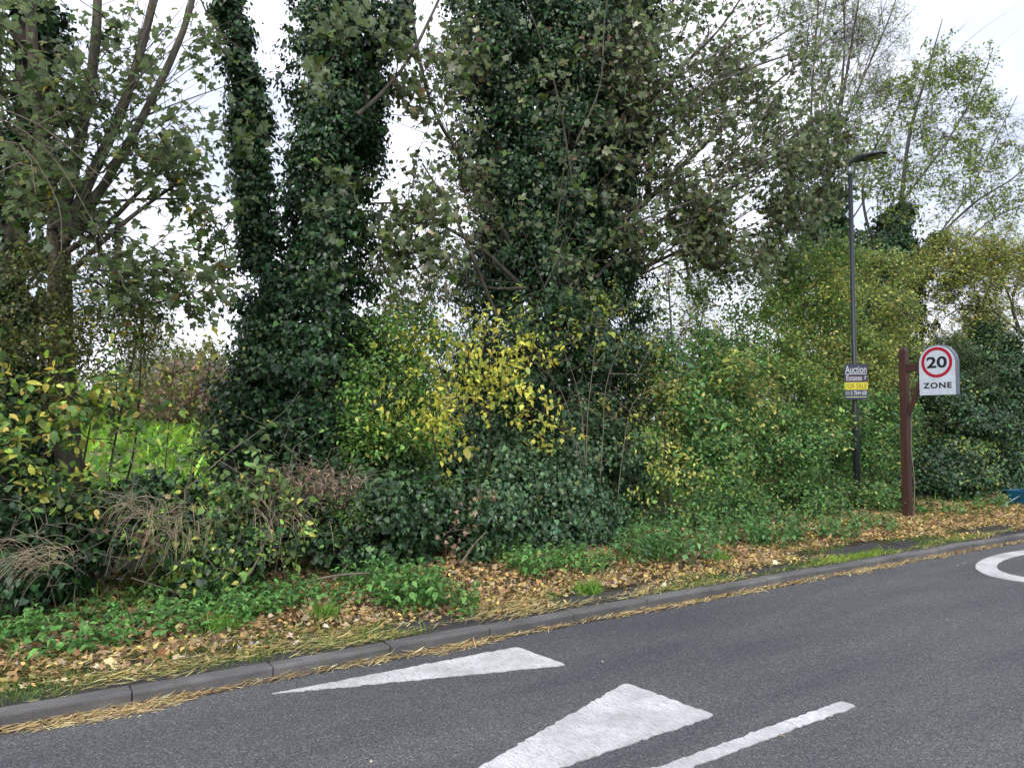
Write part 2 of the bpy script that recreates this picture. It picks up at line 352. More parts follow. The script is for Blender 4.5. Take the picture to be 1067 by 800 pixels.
def ivy_part(spec, root, name='ivy'):
    lines, dens, size = spec; P, O = ivy_points(lines, dens); n = len(P); nr, tp = orient(n, O, WALL)
    return leaves(name, 'ivy', P, nr, tp, size * np.exp(rng.normal(0, .25, n)), colours(n, IVY, .22), M['ivy'], root, .15, .2)
def px_sleeve(pts, t, step=.2):                # (x, y, radius in photo pixels)
    P = [PT(p[0], p[1], t) for p in pts]; R = [p[2] * q[1] / F for p, q in zip(pts, P)]; return spline(P, R, step)
def blobs_px(bl):
    out = []
    for b in bl:
        x, y, rx, ry, t = b[:5]; c = PT(x, y, t); k = c[1] / F; out.append((c, np.array([rx * k, (b[5] if len(b) > 5 else min(rx, ry) * k * .8), ry * k])))
    return out
HOL = [(790, 492, 3.0, .36), (868, 488, 3.0, .3), (690, 512, 2.7, .26), (640, 500, 2.7, .22), (770, 480, 3.2, .25), (60, 470, 2.6, .2), (300, 590, 2.4, .22), (470, 575, 2.4, .2), (130, 600, 2.4, .25), (935, 330, 4.2, .4), (530, 450, 2.9, .2), (715, 345, 3.6, .25), (1050, 500, 3, .25), (960, 420, 3.6, .3)]
HOL = [(PT(a, b, c), r) for a, b, c, r in HOL]
def blob_clumps(bl, dens, per, rag=.3, gap=0.0, inner=.5, seed=0, floor=.12):
    Cs, Os = [], []
    for i, (c, r) in enumerate(bl):
        area = 4 * PI * ((r[0] * r[1]) ** 1.6 / 3 + (r[0] * r[2]) ** 1.6 / 3 + (r[1] * r[2]) ** 1.6 / 3) ** (1 / 1.6)
        n = int(area * dens / per); v = nrmz(rng.normal(0, 1, (n, 3)))
        ns = max(4, int(area * 6)); sv = nrmz(rng.normal(0, 1, (ns, 3))); srad = rng.uniform(.62, 1.16, ns); si = rng.integers(ns, size=n); sup = rng.uniform(0, 1, n) < .9; kp = ~((v[:, 1] > .25) & (rng.uniform(0, 1, n) < .6)); v, si, sup = v[kp], si[kp], sup[kp]; n = len(v)
        sh = 1 + rag * 2 * (noise(c + v * r, 1.6, seed) - .5) + rag * (noise(c + v * r, 4.5, seed + 1) - .5)
        q = c + v * r * (sh * rng.uniform(inner ** 2, 1.0, n) ** .5)[:, None]; o = nrmz(v / r)
        si = si[:n]; sup = sup[:n]; sc_ = c + sv * r * srad[:, None]; qs = sc_[si] + rng.normal(0, 1, (n, 3)) * [.14, .14, .08] * rng.uniform(.6, 1.35, ns)[si][:, None]
        back = (sv[si][:, 1] > .25) & (rng.uniform(0, 1, n) < .6); q[sup] = qs[sup]; o[sup] = nrmz(sv[si] / r + nrmz(qs - sc_[si]) * .8)[sup]; ok = (q[:, 2] > floor) & ~(sup & back)
        for j, (c2, r2) in enumerate(bl):
            if j != i: ok &= (((q - c2) / (r2 * inner * .9)) ** 2).sum(1) > 1
        for hp, hr in HOL: ok &= (((q - hp) / [hr * 1.4, 1.0, hr]) ** 2).sum(1) > 1 + rng.normal(0, .25, n)
        if gap: ok &= noise(q, 2.2, seed + 7) + rng.normal(0, .05, n) > gap
        Cs.append(q[ok]); Os.append(o[ok])
    return np.vstack(Cs), np.vstack(Os)
def shrub(name, label, cat, bl, leaf, pal, size, dens=900, per=8, clump=.09, ori=HEDGE, mat='leaf', rag=.3, gap=0.0, inner=.5, stems=3, stem_t=None,
          nst=110, bark='twig', jit=.25, group=None, seed=0, stem_r=.018, curl=.25, tipr=.0022, fold=.25, patch=None, shoots=9):
    jit = jit * 1.35
    bl = blobs_px(bl); Cc, O = blob_clumps(bl, dens, per, rag, gap, inner, seed)
    cm = np.mean([c for c, r in bl], 0); w = max(r[0] for c, r in bl)
    base = np.array([cm[0], cm[1], .08]); root = empty(name, tuple(base), label, cat, group)
    lines = []
    for k in range(stems):
        b = base + np.array([rng.uniform(-.5, .5) * w, rng.uniform(-.15, .3), 0]); c, r = bl[rng.integers(len(bl))]; e = c + rng.normal(0, .3, 3) * r
        lines.append(spline([b, b * .55 + e * .45 + rng.normal(0, .08, 3), e], [stem_r, stem_r * .7, stem_r * .4], .15))
    limb_mesh('stems', lines, M[bark], root, 6)
    sub = rng.choice(len(Cc), min(nst, len(Cc)), replace=False); pos, par, rad, nl, tips = grow(lines, Cc[sub], .15, tip=tipr)
    i = np.arange(nl, len(pos)); segs('twigs', pos[par[i]], pos[i], np.minimum(rad[par[i]], rad[i] * 1.4), rad[i], M[bark], root)
    P = np.repeat(Cc, per, 0) + rng.normal(0, clump, (len(Cc) * per, 3)); O = np.repeat(O, per, 0); n = len(P); nr, tp = orient(n, O, ori)
    col = colours(n, pal, jit)
    if patch:                                  # boughs that have turned: (palette, threshold, scale)
        k = (noise(P, patch[2], seed + 21) + rng.normal(0, .1, n) > patch[1]) & (rng.uniform(0, 1, n) < .6); col[k] = colours(int(k.sum()), patch[0], jit)
    sz = size * np.exp(rng.normal(0, .24, n))
    if shoots:                                 # long leafy shoots sticking out of the outline
        ar = sum(r[0] * r[2] for c, r in bl) * PI; m = int(shoots * ar); bi = rng.integers(len(bl), size=m); v = nrmz(rng.normal(0, 1, (m, 3)) + [0, -.5, .5]); c0 = np.array([bl[i][0] for i in bi]); r0 = np.array([bl[i][1] for i in bi])
        A0_ = c0 + v * r0 * .75; d = nrmz(nrmz(v / r0) * .7 + [0, 0, .75] + rng.normal(0, .3, (m, 3))); L = rng.uniform(.25, .75, m)[:, None]; k_ok = A0_[:, 2] > .3; A0_, d, L = A0_[k_ok], d[k_ok], L[k_ok]; m = len(A0_)
        sag = rng.normal(-.12, .15, (m, 1)) * np.array([[0, 0, 1.]]) * L; q = [A0_ + d * L * u + sag * u * u for u in (0, .33, .66, 1)]
        segs('shoots', np.vstack(q[:3]), np.vstack(q[1:]), np.repeat([.0045, .0035, .0025], m), np.repeat([.0035, .0025, .0012], m), M[bark], root)
        nl_ = 16; u = rng.uniform(.15, 1, (m, nl_, 1)); pp_ = (A0_[:, None] + d[:, None] * L[:, None] * u + sag[:, None] * u * u).reshape(-1, 3) + rng.normal(0, .02, (m * nl_, 3)); dd_ = nrmz(np.repeat(d, nl_, 0) + rng.normal(0, .9, (m * nl_, 3)))
        n2, t2 = orient(len(pp_), dd_, (1.0, .2, .5, -.15, .9, .3)); P = np.vstack([P, pp_]); nr = np.vstack([nr, n2]); tp = np.vstack([tp, t2]); col = np.vstack([col, colours(len(pp_), pal, jit) * 1.1]); sz = np.concatenate([sz, size * np.exp(rng.normal(0, .2, len(pp_)))])
    leaves('foliage', leaf, P, nr, tp, sz, col, M[mat], root, fold, curl)
    return root
exec_parts = []
# ================================================================== THE SETTING
def gz(s, t):                                  # ground level at (s, t)
    s, t = np.broadcast_arrays(np.asarray(s, float), np.asarray(t, float))
    v = np.interp(t, [-400, -9, -5.75, -5.6, -5.45, .02, .12, 1.0, 2.2, 3.2, 5, 8, 14, 28, 45, 400], [.1, .1, .09, .08, -.12, -.12, .085, .1, .17, .26, .24, .1, .45, 1.5, 1.95, 3.0])
    w = np.interp(t, [.12, .6, 2, 5, 12, 400], [0, .4, 1, 1, 1, 1])
    return v + w * ((noise2(s, t, 1.7, 1) - .5) * .07 + (noise2(s, t, 6, 2) - .5) * .03 + np.interp(t, [8, 60], [0, 1]) * (noise2(s, t, .06, 3) - .5) * .3)
ss = np.unique(np.concatenate([-np.geomspace(6, 420, 30), np.arange(-6, 22, .14), np.geomspace(22, 420, 30)]))
tt = np.unique(np.concatenate([-np.geomspace(7, 420, 22), np.arange(-7, 0, .5), [-5.75, -5.6, -5.45], np.arange(0, 6, .08), [.02, .12], np.geomspace(6, 420, 40)]))
SS, TT = np.meshgrid(ss, tt, indexing='ij'); G = K(SS, TT, gz(SS, TT)); a, b = SS.shape
ii = np.arange(a - 1)[:, None] * b + np.arange(b - 1)[None]
me = mesh_nf('ground', G.reshape(-1, 3), np.stack([ii, ii + b, ii + b + 1, ii + 1], -1).reshape(-1, 4))
at = me.attributes.new('field', 'FLOAT', 'POINT')
at.data.foreach_set('value', np.clip((TT.ravel() - 5.5) / 1.5, 0, 1).astype(np.float32))
tag(put('ground', me, M['ground'], smooth=True), kind='structure')
def strip(name, t0, t1, s0, s1, zf, mat, ds=.5, dt=None):
    s = np.arange(s0, s1 + 1e-6, ds); t = np.linspace(t0, t1, 2 if dt is None else max(2, int((t1 - t0) / dt))); S_, T_ = np.meshgrid(s, t, indexing='ij')
    V = K(S_, T_, zf(S_, T_)).reshape(-1, 3); a, b = S_.shape; ii = np.arange(a - 1)[:, None] * b + np.arange(b - 1)[None]
    return tag(put(name, mesh_nf(name, V, np.stack([ii, ii + b, ii + b + 1, ii + 1], -1).reshape(-1, 4)), mat, smooth=True), kind='structure')
strip('road', -5.45, .012, -60, 120, lambda s, t: 0 * s, M['road'], .5)
strip('footpath', .128, 1.05, -60, 60, lambda s, t: .093 + .006 * noise2(s, t, 2, 5), M['path'], .15, .1)
strip('opposite_footpath', -7.6, -5.57, -60, 60, lambda s, t: .1 + 0 * s, M['path'])
def kerb(name, t0, sgn, s0, s1):
    prof = [(0, -.08), (.002, .078), (.008, .09), (.02, .0975), (.034, .1), (.122, .102), (.126, .098), (.126, -.08)]
    V, Fs = [], []
    for k in range(int((s1 - s0) / .915)):
        a, b2 = s0 + k * .915 + .004, s0 + (k + 1) * .915 - .004; dz, dt = rng.normal(0, .0035), rng.normal(0, .003)
        xs = [(a, .006), (a + .008, 0), (a + .3, 0), (b2 - .3, 0), (b2 - .008, 0), (b2, .006)]; o = len(V)
        for s, ins in xs:
            for (t, z) in prof:
                tq = max(t, ins) if t < .06 else min(t, .126 - ins); V.append(K(s, t0 + sgn * (tq + dt), min(z, .102 - ins) + dz))
        n = len(prof)
        for i in range(len(xs) - 1):
            for j in range(n - 1):
                q = (o + i * n + j, o + (i + 1) * n + j, o + (i + 1) * n + j + 1, o + i * n + j + 1); Fs.append(q if sgn > 0 else q[::-1])
        Fs.append(tuple(o + i for i in range(n))[::-1]); Fs.append(tuple(o + (len(xs) - 1) * n + i for i in range(n)))
    me = bpy.data.meshes.new(name); me.from_pydata([tuple(map(float, v)) for v in V], [], Fs); me.update()
    return tag(put(name, me, M['kerb']), kind='structure')
kerb('kerb', 0, 1, -36.6, 60); kerb('opposite_kerb', -5.45, -1, -36.6, 36)
def smooth_poly(pts, seed=0, jag=.006):        # outline with slightly ragged edges, rounded corners
    P = [np.array(p[:2], float) for p in pts]; out = []; n = len(P)
    for i in range(n):
        a, b, c = P[i - 1], P[i], P[(i + 1) % n]; r = min(.05, np.linalg.norm(a - b) / 3, np.linalg.norm(c - b) / 3)
        p0 = b + (a - b) / np.linalg.norm(a - b) * r; p2 = b + (c - b) / np.linalg.norm(c - b) * r
        for u in (0, .33, .66, 1): out.append((1 - u) ** 2 * p0 + 2 * u * (1 - u) * b + u * u * p2)
        nx = c + (b - c) / np.linalg.norm(b - c) * r; m = int(np.linalg.norm(nx - p2) / .035)
        for k in range(1, m): out.append(p2 + (nx - p2) * k / m + rng.normal(0, jag, 2))
    return out
def marking_poly(name, pts2):
    from mathutils.geometry import tessellate_polygon
    from mathutils import Vector
    n = len(pts2); V = [(p[0], p[1], .005) for p in pts2] + [(p[0], p[1], -.01) for p in pts2]
    tr = tessellate_polygon([[Vector(v) for v in V[:n]]]); Fs = []
    for t in tr:
        a, b, c = [np.array(V[i][:2]) for i in t]; Fs.append(t if (b[0] - a[0]) * (c[1] - a[1]) - (b[1] - a[1]) * (c[0] - a[0]) > 0 else t[::-1])
    Fs += [(i, (i + 1) % n, n + (i + 1) % n, n + i) for i in range(n)]
    me = bpy.data.meshes.new(name); me.from_pydata(V, [], Fs); me.update()
    return tag(put(name, me, M['paint']), kind='structure')
marking_poly('road_marking_arrowhead_by_kerb', smooth_poly([PG(279, 723.5), PG(539, 674), PG(591, 693)]))
marking_poly('road_marking_arrowhead_in_lane', smooth_poly([PG(368, 874), PG(652, 711.5), PG(746, 745)]))
e0, e1 = ST(PG(885, 733)); c0, c1 = ST(PG(702, 800)); dd = nrmz(np.array([e0 - c0, e1 - c1])); pp = np.array([-dd[1], dd[0]])
for k, off in enumerate((0, 6.35, -6.35)):
    E = np.array([e0, e1]) + dd * off; q = [E + pp * .055, E - dd * 3.6 + pp * .055, E - dd * 3.6 - pp * .055, E - pp * .055]
    marking_poly('road_marking_centre_line', smooth_poly([K(x[0], x[1]) for x in q]))
th = np.linspace(0, 2 * PI, 97)[:-1]; VV = []; 
for z in (.005, -.01):
    for a, b in ((2.05, .93), (1.72, .72)):
        jr = 1 + rng.normal(0, .003, 96); VV += [K(11.15 + a * math.cos(x) * j, -1.3 + b * math.sin(x) * j, z) for x, j in zip(th, jr)]
Fq = []
for i in range(96):
    j = (i + 1) % 96; Fq += [(i, 96 + i, 96 + j, j), (i, j, 192 + j, 192 + i), (96 + j, 96 + i, 288 + i, 288 + j)]
me = bpy.data.meshes.new('road_marking_ring'); me.from_pydata([tuple(map(float, v)) for v in VV], [], [f[::-1] for f in Fq]); me.update()
tag(put('road_marking_ring', me, M['paint']), kind='structure')
# ------------------------------------------------------------------ litter, straw, grass on the verge
DEAD = [((.3, .2, .11), 4), ((.44, .3, .16), 4), ((.16, .1, .065), 3), ((.48, .37, .23), 2.5), ((.55, .42, .15), 1.2), ((.36, .17, .09), .4), ((.5, .43, .36), 1.5)]
STRAW = [((.66, .49, .24), 4), ((.5, .36, .18), 3), ((.76, .62, .35), 3), ((.24, .15, .09), 2)]
TAR = np.array([[9.3, .55, 1.9, .42], [4.2, .42, .8, .14], [2.4, .38, .7, .12], [12.4, .6, 1.0, .25], [7.0, .35, .5, .1]])
def bare_mask(s, t):
    m = np.zeros(len(s)); 
    for a, b, c, d in TAR: m = np.maximum(m, 1 - np.sqrt(((s - a) / c) ** 2 + ((t - b) / d) ** 2) + .5 * (noise2(s, t, 4, 8) - .5))
    return m
def lay(n, t_lo, t_hi, prob, s0=-4, s1=19):
    s = rng.uniform(s0, s1, n); t = rng.uniform(t_lo, t_hi, n); k = rng.uniform(0, 1, n) < prob(s, t); return s[k], t[k]
def flat_leaves(name, tm, s, t, zr, tilt, size, pal, mat, align=None, jit=.25, curl=.5, fold=.1, z0=None):
    n = len(s); P = K(s, t, (gz(s, t) if z0 is None else z0(s, t)) + rng.uniform(*zr, n)); nr = nrmz(np.array([0, 0, 1.]) + rng.normal(0, tilt, (n, 3)))
    tp = nrmz(rng.normal(0, 1, (n, 3))) if align is None else nrmz(U * rng.choice([-1, 1], n)[:, None] + rng.normal(0, align, (n, 3)) * [1, 1, .15])
    return leaves(name, tm, P, nr, tp, size * np.exp(rng.normal(0, .28, n)), colours(n, pal, jit), M[mat], None, fold, curl)
def surf(s, t): return np.maximum(gz(s, t), np.where((t > .13) & (t < 1.05), .1, 0))
s, t = lay(90000, .3, 3.3, lambda s, t: np.clip(np.interp(t, [.3, .6, .85, 1.8, 3.3], [.03, .32, .95, 1, .7]) * (.55 + .9 * (noise2(s, t, 2.2, 4) - .3)), 0, 1) * (bare_mask(s, t) < .1) * np.interp(s, [-1, 3, 9], [.95, .8, .6]))
tag(flat_leaves('fallen_leaves', 'syc', s, t, (.003, .045), .5, .046, DEAD, 'dead', z0=surf), 'brown and tan fallen leaves lying thick along the verge', 'leaf litter', kind='stuff')
s, t = lay(50000, .25, 2.6, lambda s, t: np.clip(np.interp(t, [.25, .7, 1.6, 2.6], [.2, .7, .8, .3]) * np.interp(s, [-5, 2, 7, 12], [.25, .45, .9, 1]), 0, 1) * (bare_mask(s, t) < .05))
tag(flat_leaves('small_fallen_leaves', 'ovate', s, t, (.01, .06), .5, .042, [((.5, .33, .12), 3), ((.4, .25, .12), 3), ((.6, .46, .16), 2), ((.25, .15, .09), 2)], 'dead', z0=surf), 'small golden fallen leaves scattered over the darker litter', 'leaf litter', kind='stuff')
gw = lambda s: .012 + .2 * (noise2(s, 0 * s, 2.6, 77)) * np.clip(noise2(s, 0 * s, .8, 12) - .15, 0, 1) + .05 * noise2(s, 0 * s, 5, 13)
s, t = lay(70000, -.24, .012, lambda s, t: np.clip(1.2 - (-t) / gw(s), 0, 1), -5, 26)
P = K(s, t, .003 + rng.uniform(0, 1, len(s)) * (.006 + .03 * np.clip(1 - (-t) / .12, 0, 1)))
n = len(s); nr = nrmz(np.array([0, 0, 1.]) + rng.normal(0, .12, (n, 3))); tp = nrmz(U * rng.choice([-1, 1], n)[:, None] + rng.normal(0, .4, (n, 3)) * [1, 1, .08])
o = leaves('gutter_straw', 'straw', P, nr, tp, .07 * np.exp(rng.normal(0, .35, n)), colours(n, STRAW, .22), M['dead'], None, 0, .15)
tag(o, 'band of yellow straw like leaves lying in the gutter along the kerb', 'leaf litter', kind='stuff')
s, t = lay(90000, .1, 1.5, lambda s, t: np.clip(np.interp(t, [.1, .25, .8, 1.5], [.5, .75, .5, .05]) * (noise2(s * .5, t * 2.2, 2.4, 15) - .36) * 3, 0, 1) * np.interp(s, [-5, 4, 9], [1, .8, .5]) * (bare_mask(s, t) < .25))
tag(flat_leaves('verge_straw', 'straw', s, t, (.004, .035), .12, .08, [((.55, .44, .18), 4), ((.42, .33, .13), 3), ((.6, .55, .28), 2), ((.3, .2, .1), 1)], 'dead', .33, z0=surf, curl=.12), 'long yellow straws strewn over the verge behind the kerb', 'leaf litter', kind='stuff')
s, t = lay(70, -5, -.25, lambda s, t: 1 + 0 * s, -1, 14)
tag(flat_leaves('leaves_on_road', 'ovate', s, t, (.004, .012), .3, .04, [((.5, .42, .25), 2), ((.3, .22, .12), 2), ((.55, .55, .45), 1)], 'dead', z0=lambda s, t: 0 * s), 'few stray pale leaves and twigs scattered on the road', 'leaf litter', kind='stuff')
GR = [((.07, .16, .03), 4), ((.12, .22, .04), 3), ((.2, .27, .06), 2), ((.05, .1, .03), 2)]
def grass(name, s, t, ln, lab, zf=surf, pal=GR, per=1, sz=.0, kind='stuff'):
    s = np.repeat(s, per) + rng.normal(0, sz, len(s) * per); t = np.repeat(t, per) + rng.normal(0, sz, len(t) * per); n = len(s)
    P = K(s, t, zf(s, t) - .004); nr = nrmz(rng.normal(0, 1, (n, 3)) * [1, 1, .15]); tp = nrmz(np.array([0, 0, 1.]) + rng.normal(0, .45, (n, 3)))
    o = leaves(name, 'straw', P, nr, tp, ln * np.exp(rng.normal(0, .3, n)), colours(n, pal, .2), M['grass'], None, 0, .5); return tag(o, lab, 'grass', kind=kind)
s, t = lay(120000, .125, 1.7, lambda s, t: np.clip((np.interp(t, [.12, .4, .8, 1.7], [.9, .8, .3, .12]) * (noise2(s * .6, t, 2.6, 31) - .4) * 3), 0, 1) * (bare_mask(s, t) < .3))
grass('verge_grass', s, t, .05, 'short grass and moss growing along the back of the kerb')
s, t = lay(9000, .15, .5, lambda s, t: np.clip(1 - np.sqrt(((s - 8.4) / 1.2) ** 2 + ((t - .2) / .2) ** 2), 0, 1), 6, 11)
grass('bright_grass_patch', s, t, .06, 'bright green grass patch beside the bare tarmac behind the kerb', pal=[((.16, .3, .04), 1), ((.25, .36, .06), 1)])
s, t = lay(26000, 1.2, 3.4, lambda s, t: np.clip(np.interp(t, [1.2, 1.9, 2.6, 3.4], [.05, .4, .5, .2]) * (noise2(s, t, 1.9, 41) - .38) * 4, 0, 1) * np.interp(s, [-4, 3, 8], [1, .8, .7]))
grass('bank_grass', s, t, .13, 'taller grass and weeds rising at the foot of the ivy bank')
for i, (px, py, lab) in enumerate([(231, 658, 'small bright grass tuft among brown leaves left of the arrowhead marking'), (613, 637 - 22, 'round grass tuft on the verge below the ivy bush'), (340, 642, 'low grass tuft in the litter near the kerb joint'), (750, 593 - 10, 'grass tuft by the grey stone on the verge')]):
    g = PG(px, py, .12); s0, t0 = ST(g); m = 260; s = s0 + rng.normal(0, .07, m); t = t0 + rng.normal(0, .06, m)
    grass('grass_tuft', s, t, .1, lab, pal=[((.1, .25, .04), 1), ((.16, .32, .06), 1)], kind=None)
s = rng.uniform(-26, 18, 90000); t = 6 + 40 * rng.uniform(0, 1, 90000) ** 1.2; k = noise2(s, t, .6, 51) + rng.normal(0, .12, len(s)) > .4; s, t = s[k], t[k]
n = len(s); P = K(s, t, gz(s, t)); nr = nrmz(rng.normal(0, 1, (n, 3)) + [0, 0, .6]); tp = nrmz(np.array([0, 0, .8]) + rng.normal(0, .6, (n, 3)))
o = leaves('field_weeds', 'narrow', P, nr, tp, .27 * np.exp(rng.normal(0, .4, n)), colours(n, [((.12, .26, .03), 4), ((.2, .36, .05), 3), ((.07, .15, .03), 3), ((.3, .34, .1), 1)], .3), M['grass'], None, .1, .4)
tag(o, 'bright green grass and weeds covering the field behind the hedge', 'grass', kind='stuff')
# ------------------------------------------------------------------ nettles
NET = [((.09, .23, .075), 4), ((.13, .31, .1), 4), ((.05, .13, .05), 2), ((.16, .31, .1), 1)]
def nettle(name, pts, hgt, lab, kind=None, size=.075, pal=NET, cat='nettles', lean=.25):
    A, B, L, D = [], [], [], []
    for p in pts:
        h = hgt * rng.uniform(.55, 1.2); d = nrmz(np.array([0, 0, 1.]) + rng.normal(0, lean, 3) * [1, 1, 0]); m = max(3, int(h / .055)); a0 = rng.uniform(0, PI)
        for k in range(m):
            u = (k + .6) / m; q = p + d * h * u; A.append(p + d * h * (k / m)); B.append(p + d * h * ((k + 1) / m))
            for z in (0, PI):
                an = a0 + z + k * PI / 2; o = np.array([math.cos(an), math.sin(an), .1]); sc = (1.1 - .5 * abs(u - .55) * 2)
                if k == m - 1:
                    for w in (0, PI / 2): L.append((q + d * .02, .6)); D.append(np.array([math.cos(an + w), math.sin(an + w), .8]))
                else: L.append((q + o * .015, sc)); D.append(o)
    n = len(L); P = np.array([l[0] for l in L]); S = np.array([l[1] for l in L]); D = np.array(D); nr = nrmz(np.array([0, 0, 1.]) * 1.2 + D * .2 + rng.normal(0, .3, (n, 3))); tp = nrmz(D + [0, 0, -.25] + rng.normal(0, .2, (n, 3)))
    if kind:
        o = leaves(name, 'ovate', P, nr, tp, size * S * np.exp(rng.normal(0, .15, n)), colours(n, pal, .18), M['grass'], None, .35, .3); tag(o, lab, cat, kind=kind)
        st = segs('stems', A, B, np.full(len(A), .002), np.full(len(A), .002), M['grass_stem'], o); return o
    r = empty(name, tuple(np.mean(pts, 0)), lab, cat); leaves('leaves', 'ovate', P, nr, tp, size * S * np.exp(rng.normal(0, .15, n)), colours(n, pal, .18), M['grass'], r, .35, .3)
    segs('stems', A, B, np.full(len(A), .0025), np.full(len(A), .0018), M['grass_stem'], r); return r
M['grass_stem'] = plain('green stem', (.1, .16, .05), .6, bmp=0)
def px_patch(n, x, y, rx, ry):
    out = []
    for _ in range(n):
        a = rng.uniform(0, 2 * PI); r = math.sqrt(rng.uniform()); g = PG(x + rx * r * math.cos(a), y + ry * r * math.sin(a), .14); s, t = ST(g); out.append(K(s, t, float(gz(s, t)))[()])
    return np.array(out).reshape(-1, 3)
nettle('nettle_cover', np.vstack([px_patch(120, 30, 668, 110, 16), px_patch(95, 170, 648, 90, 15), px_patch(120, 250, 634, 60, 12), px_patch(60, 590, 590, 60, 8), px_patch(50, 330, 625, 50, 10)]), .2,
       'low bright green nettles spreading along the foot of the ivy bank at left', 'stuff', .075)
for x, y, rx, ry, n, h, lab in [
    (425, 628, 42, 9, 60, .42, 'tall bright nettle clump standing in front of the ivy left of the centre'), (480, 632, 14, 8, 14, .28, 'narrow nettle clump reaching down the verge right of the tall clump'),
    (552, 600, 22, 6, 24, .38, 'nettle clump at the foot of the central ivy bush'), (375, 612, 20, 5, 14, .3, 'small nettle clump at the left edge of the tall clump'),
    (225, 615, 60, 8, 40, .3, 'nettles growing up into the ivy bank at left'), (595, 588, 25, 5, 16, .22, 'low nettles under the right end of the ivy bush'),
    (665, 583, 26, 7, 40, .42, 'leaning nettle clump left of the pale litter heap'), (712, 580, 34, 8, 54, .45, 'broad nettle clump by the pale litter heap'),
    (768, 568, 34, 6, 44, .4, 'nettle clump in front of the green hedge left of the bare tarmac'), (815, 566, 34, 7, 50, .42, 'nettle clump left of the lamp post behind the tarmac'),
    (868, 560, 26, 5, 34, .34, 'nettle clump below the lamp post'), (908, 552, 26, 4, 30, .26, 'low nettle clump just left of the wooden sign post'),
    (985, 537, 30, 3, 26, .22, 'low nettles right of the wooden sign post'), (1030, 531, 26, 3, 30, .28, 'nettles at the right edge in front of the dark ivy')]:
    nettle('nettle_clump', px_patch(n, x, y, rx, ry), h, lab, pal=NET if x < 640 else [((.09, .22, .09), 4), ((.13, .28, .11), 3), ((.055, .13, .06), 2)])
# ================================================================== TREES
SYC = [((.055, .1, .03), 5), ((.085, .14, .04), 4), ((.033, .06, .022), 3), ((.12, .14, .05), 1.2), ((.16, .12, .04), .5)]
SYCY = SYC + [((.5, .4, .06), .5)]
def PL(p, t, r0, r1): return px_line(p, t, r0, r1)
def fans(paths, n, a0, a1, l0, l1, t0, t1, r=.012, curve=.12):   # long straight side limbs (angles in degrees, lengths in photo pixels)
    out = []
    for _ in range(n):
        p = np.array(paths[rng.integers(len(paths))], float); i = rng.integers(len(p) - 1); q = p[i] + (p[i + 1] - p[i]) * rng.uniform(); a = math.radians(rng.uniform(a0, a1)); L = rng.uniform(l0, l1); cv = rng.normal(0, curve); t = rng.uniform(t0, t1); dt = rng.uniform(-.4, .4)
        pts = [(q[0] + L * u * math.cos(a + cv * u), q[1] - L * u * math.sin(a + cv * u), t + dt * u) for u in (0, .3, .65, 1)]; rr = r * L / 150 * rng.uniform(.7, 1.2); out.append(px_line(pts, t, rr, rr * .3))
    return out
# --- far left sycamore, several stems
tree('sycamore_tree', 'grey stemmed sycamore at the left with several forking limbs and dark green leaves', 'tree',
     [PL([(76, 560), (66, 400), (62, 290), (61, 225)], 4.2, .15, .11), PL([(60, 240), (45, 150), (35, 60), (28, -60)], 4.2, .08, .05),
      PL([(62, 240), (82, 150), (98, 60), (105, -80)], 4.1, .07, .045), PL([(66, 250), (92, 190), (125, 120), (150, 40), (172, -50)], 4.0, .065, .04),
      PL([(66, 255), (110, 190), (160, 100), (195, 20), (212, -60)], 3.9, .055, .03), PL([(70, 262), (110, 235), (150, 195), (200, 150)], 3.8, .035, .015),
      PL([(72, 285), (120, 240), (165, 205), (215, 172)], 3.6, .03, .012), PL([(95, 212), (140, 208), (192, 207)], 3.8, .02, .01)] + fans([[(60, 230), (100, 60)], [(66, 250), (150, 40)], [(66, 255), (195, 20)]], 34, 20, 85, 70, 160, 3.3, 4.4, .010) + fans([[(60, 230), (35, 60)]], 14, 90, 155, 70, 130, 3.6, 4.4, .010),
     [(60, 40, 150, 90, 3.8, 1.2, 120), (150, 90, 56, 70, 3.7, .8, 46), (90, 160, 90, 60, 3.6, 1, 50), (185, 200, 52, 70, 3.4, .6, 75), (165, 290, 75, 48, 2.8, .5, 95), (120, 240, 50, 40, 3.6, .6, 36), (30, 200, 50, 70, 3.4, .7, 60), (205, 60, 26, 50, 3.9, .6, 14)],
     'syc', SYCY, .083, per=6, spread=.6, ln=.24)
tree('old_sycamore_trunk', 'dark ivy clad trunk cut by the left edge of the photo', 'tree',
     [PL([(18, 560), (14, 420), (12, 300), (20, 200), (28, 100), (14, -60)], 4.6, .17, .09), PL([(14, 300), (-5, 200), (-30, 60)], 4.6, .1, .06)],
     [(-10, 60, 70, 110, 4.8, .8, 80)], 'syc', SYC, .1, per=7, ivy=([px_sleeve([(14, 520, 26), (12, 400, 26), (14, 300, 30), (18, 220, 26), (30, 150, 18), (42, 60, 15), (38, -40, 12)], 4.6)], 1700, .07))
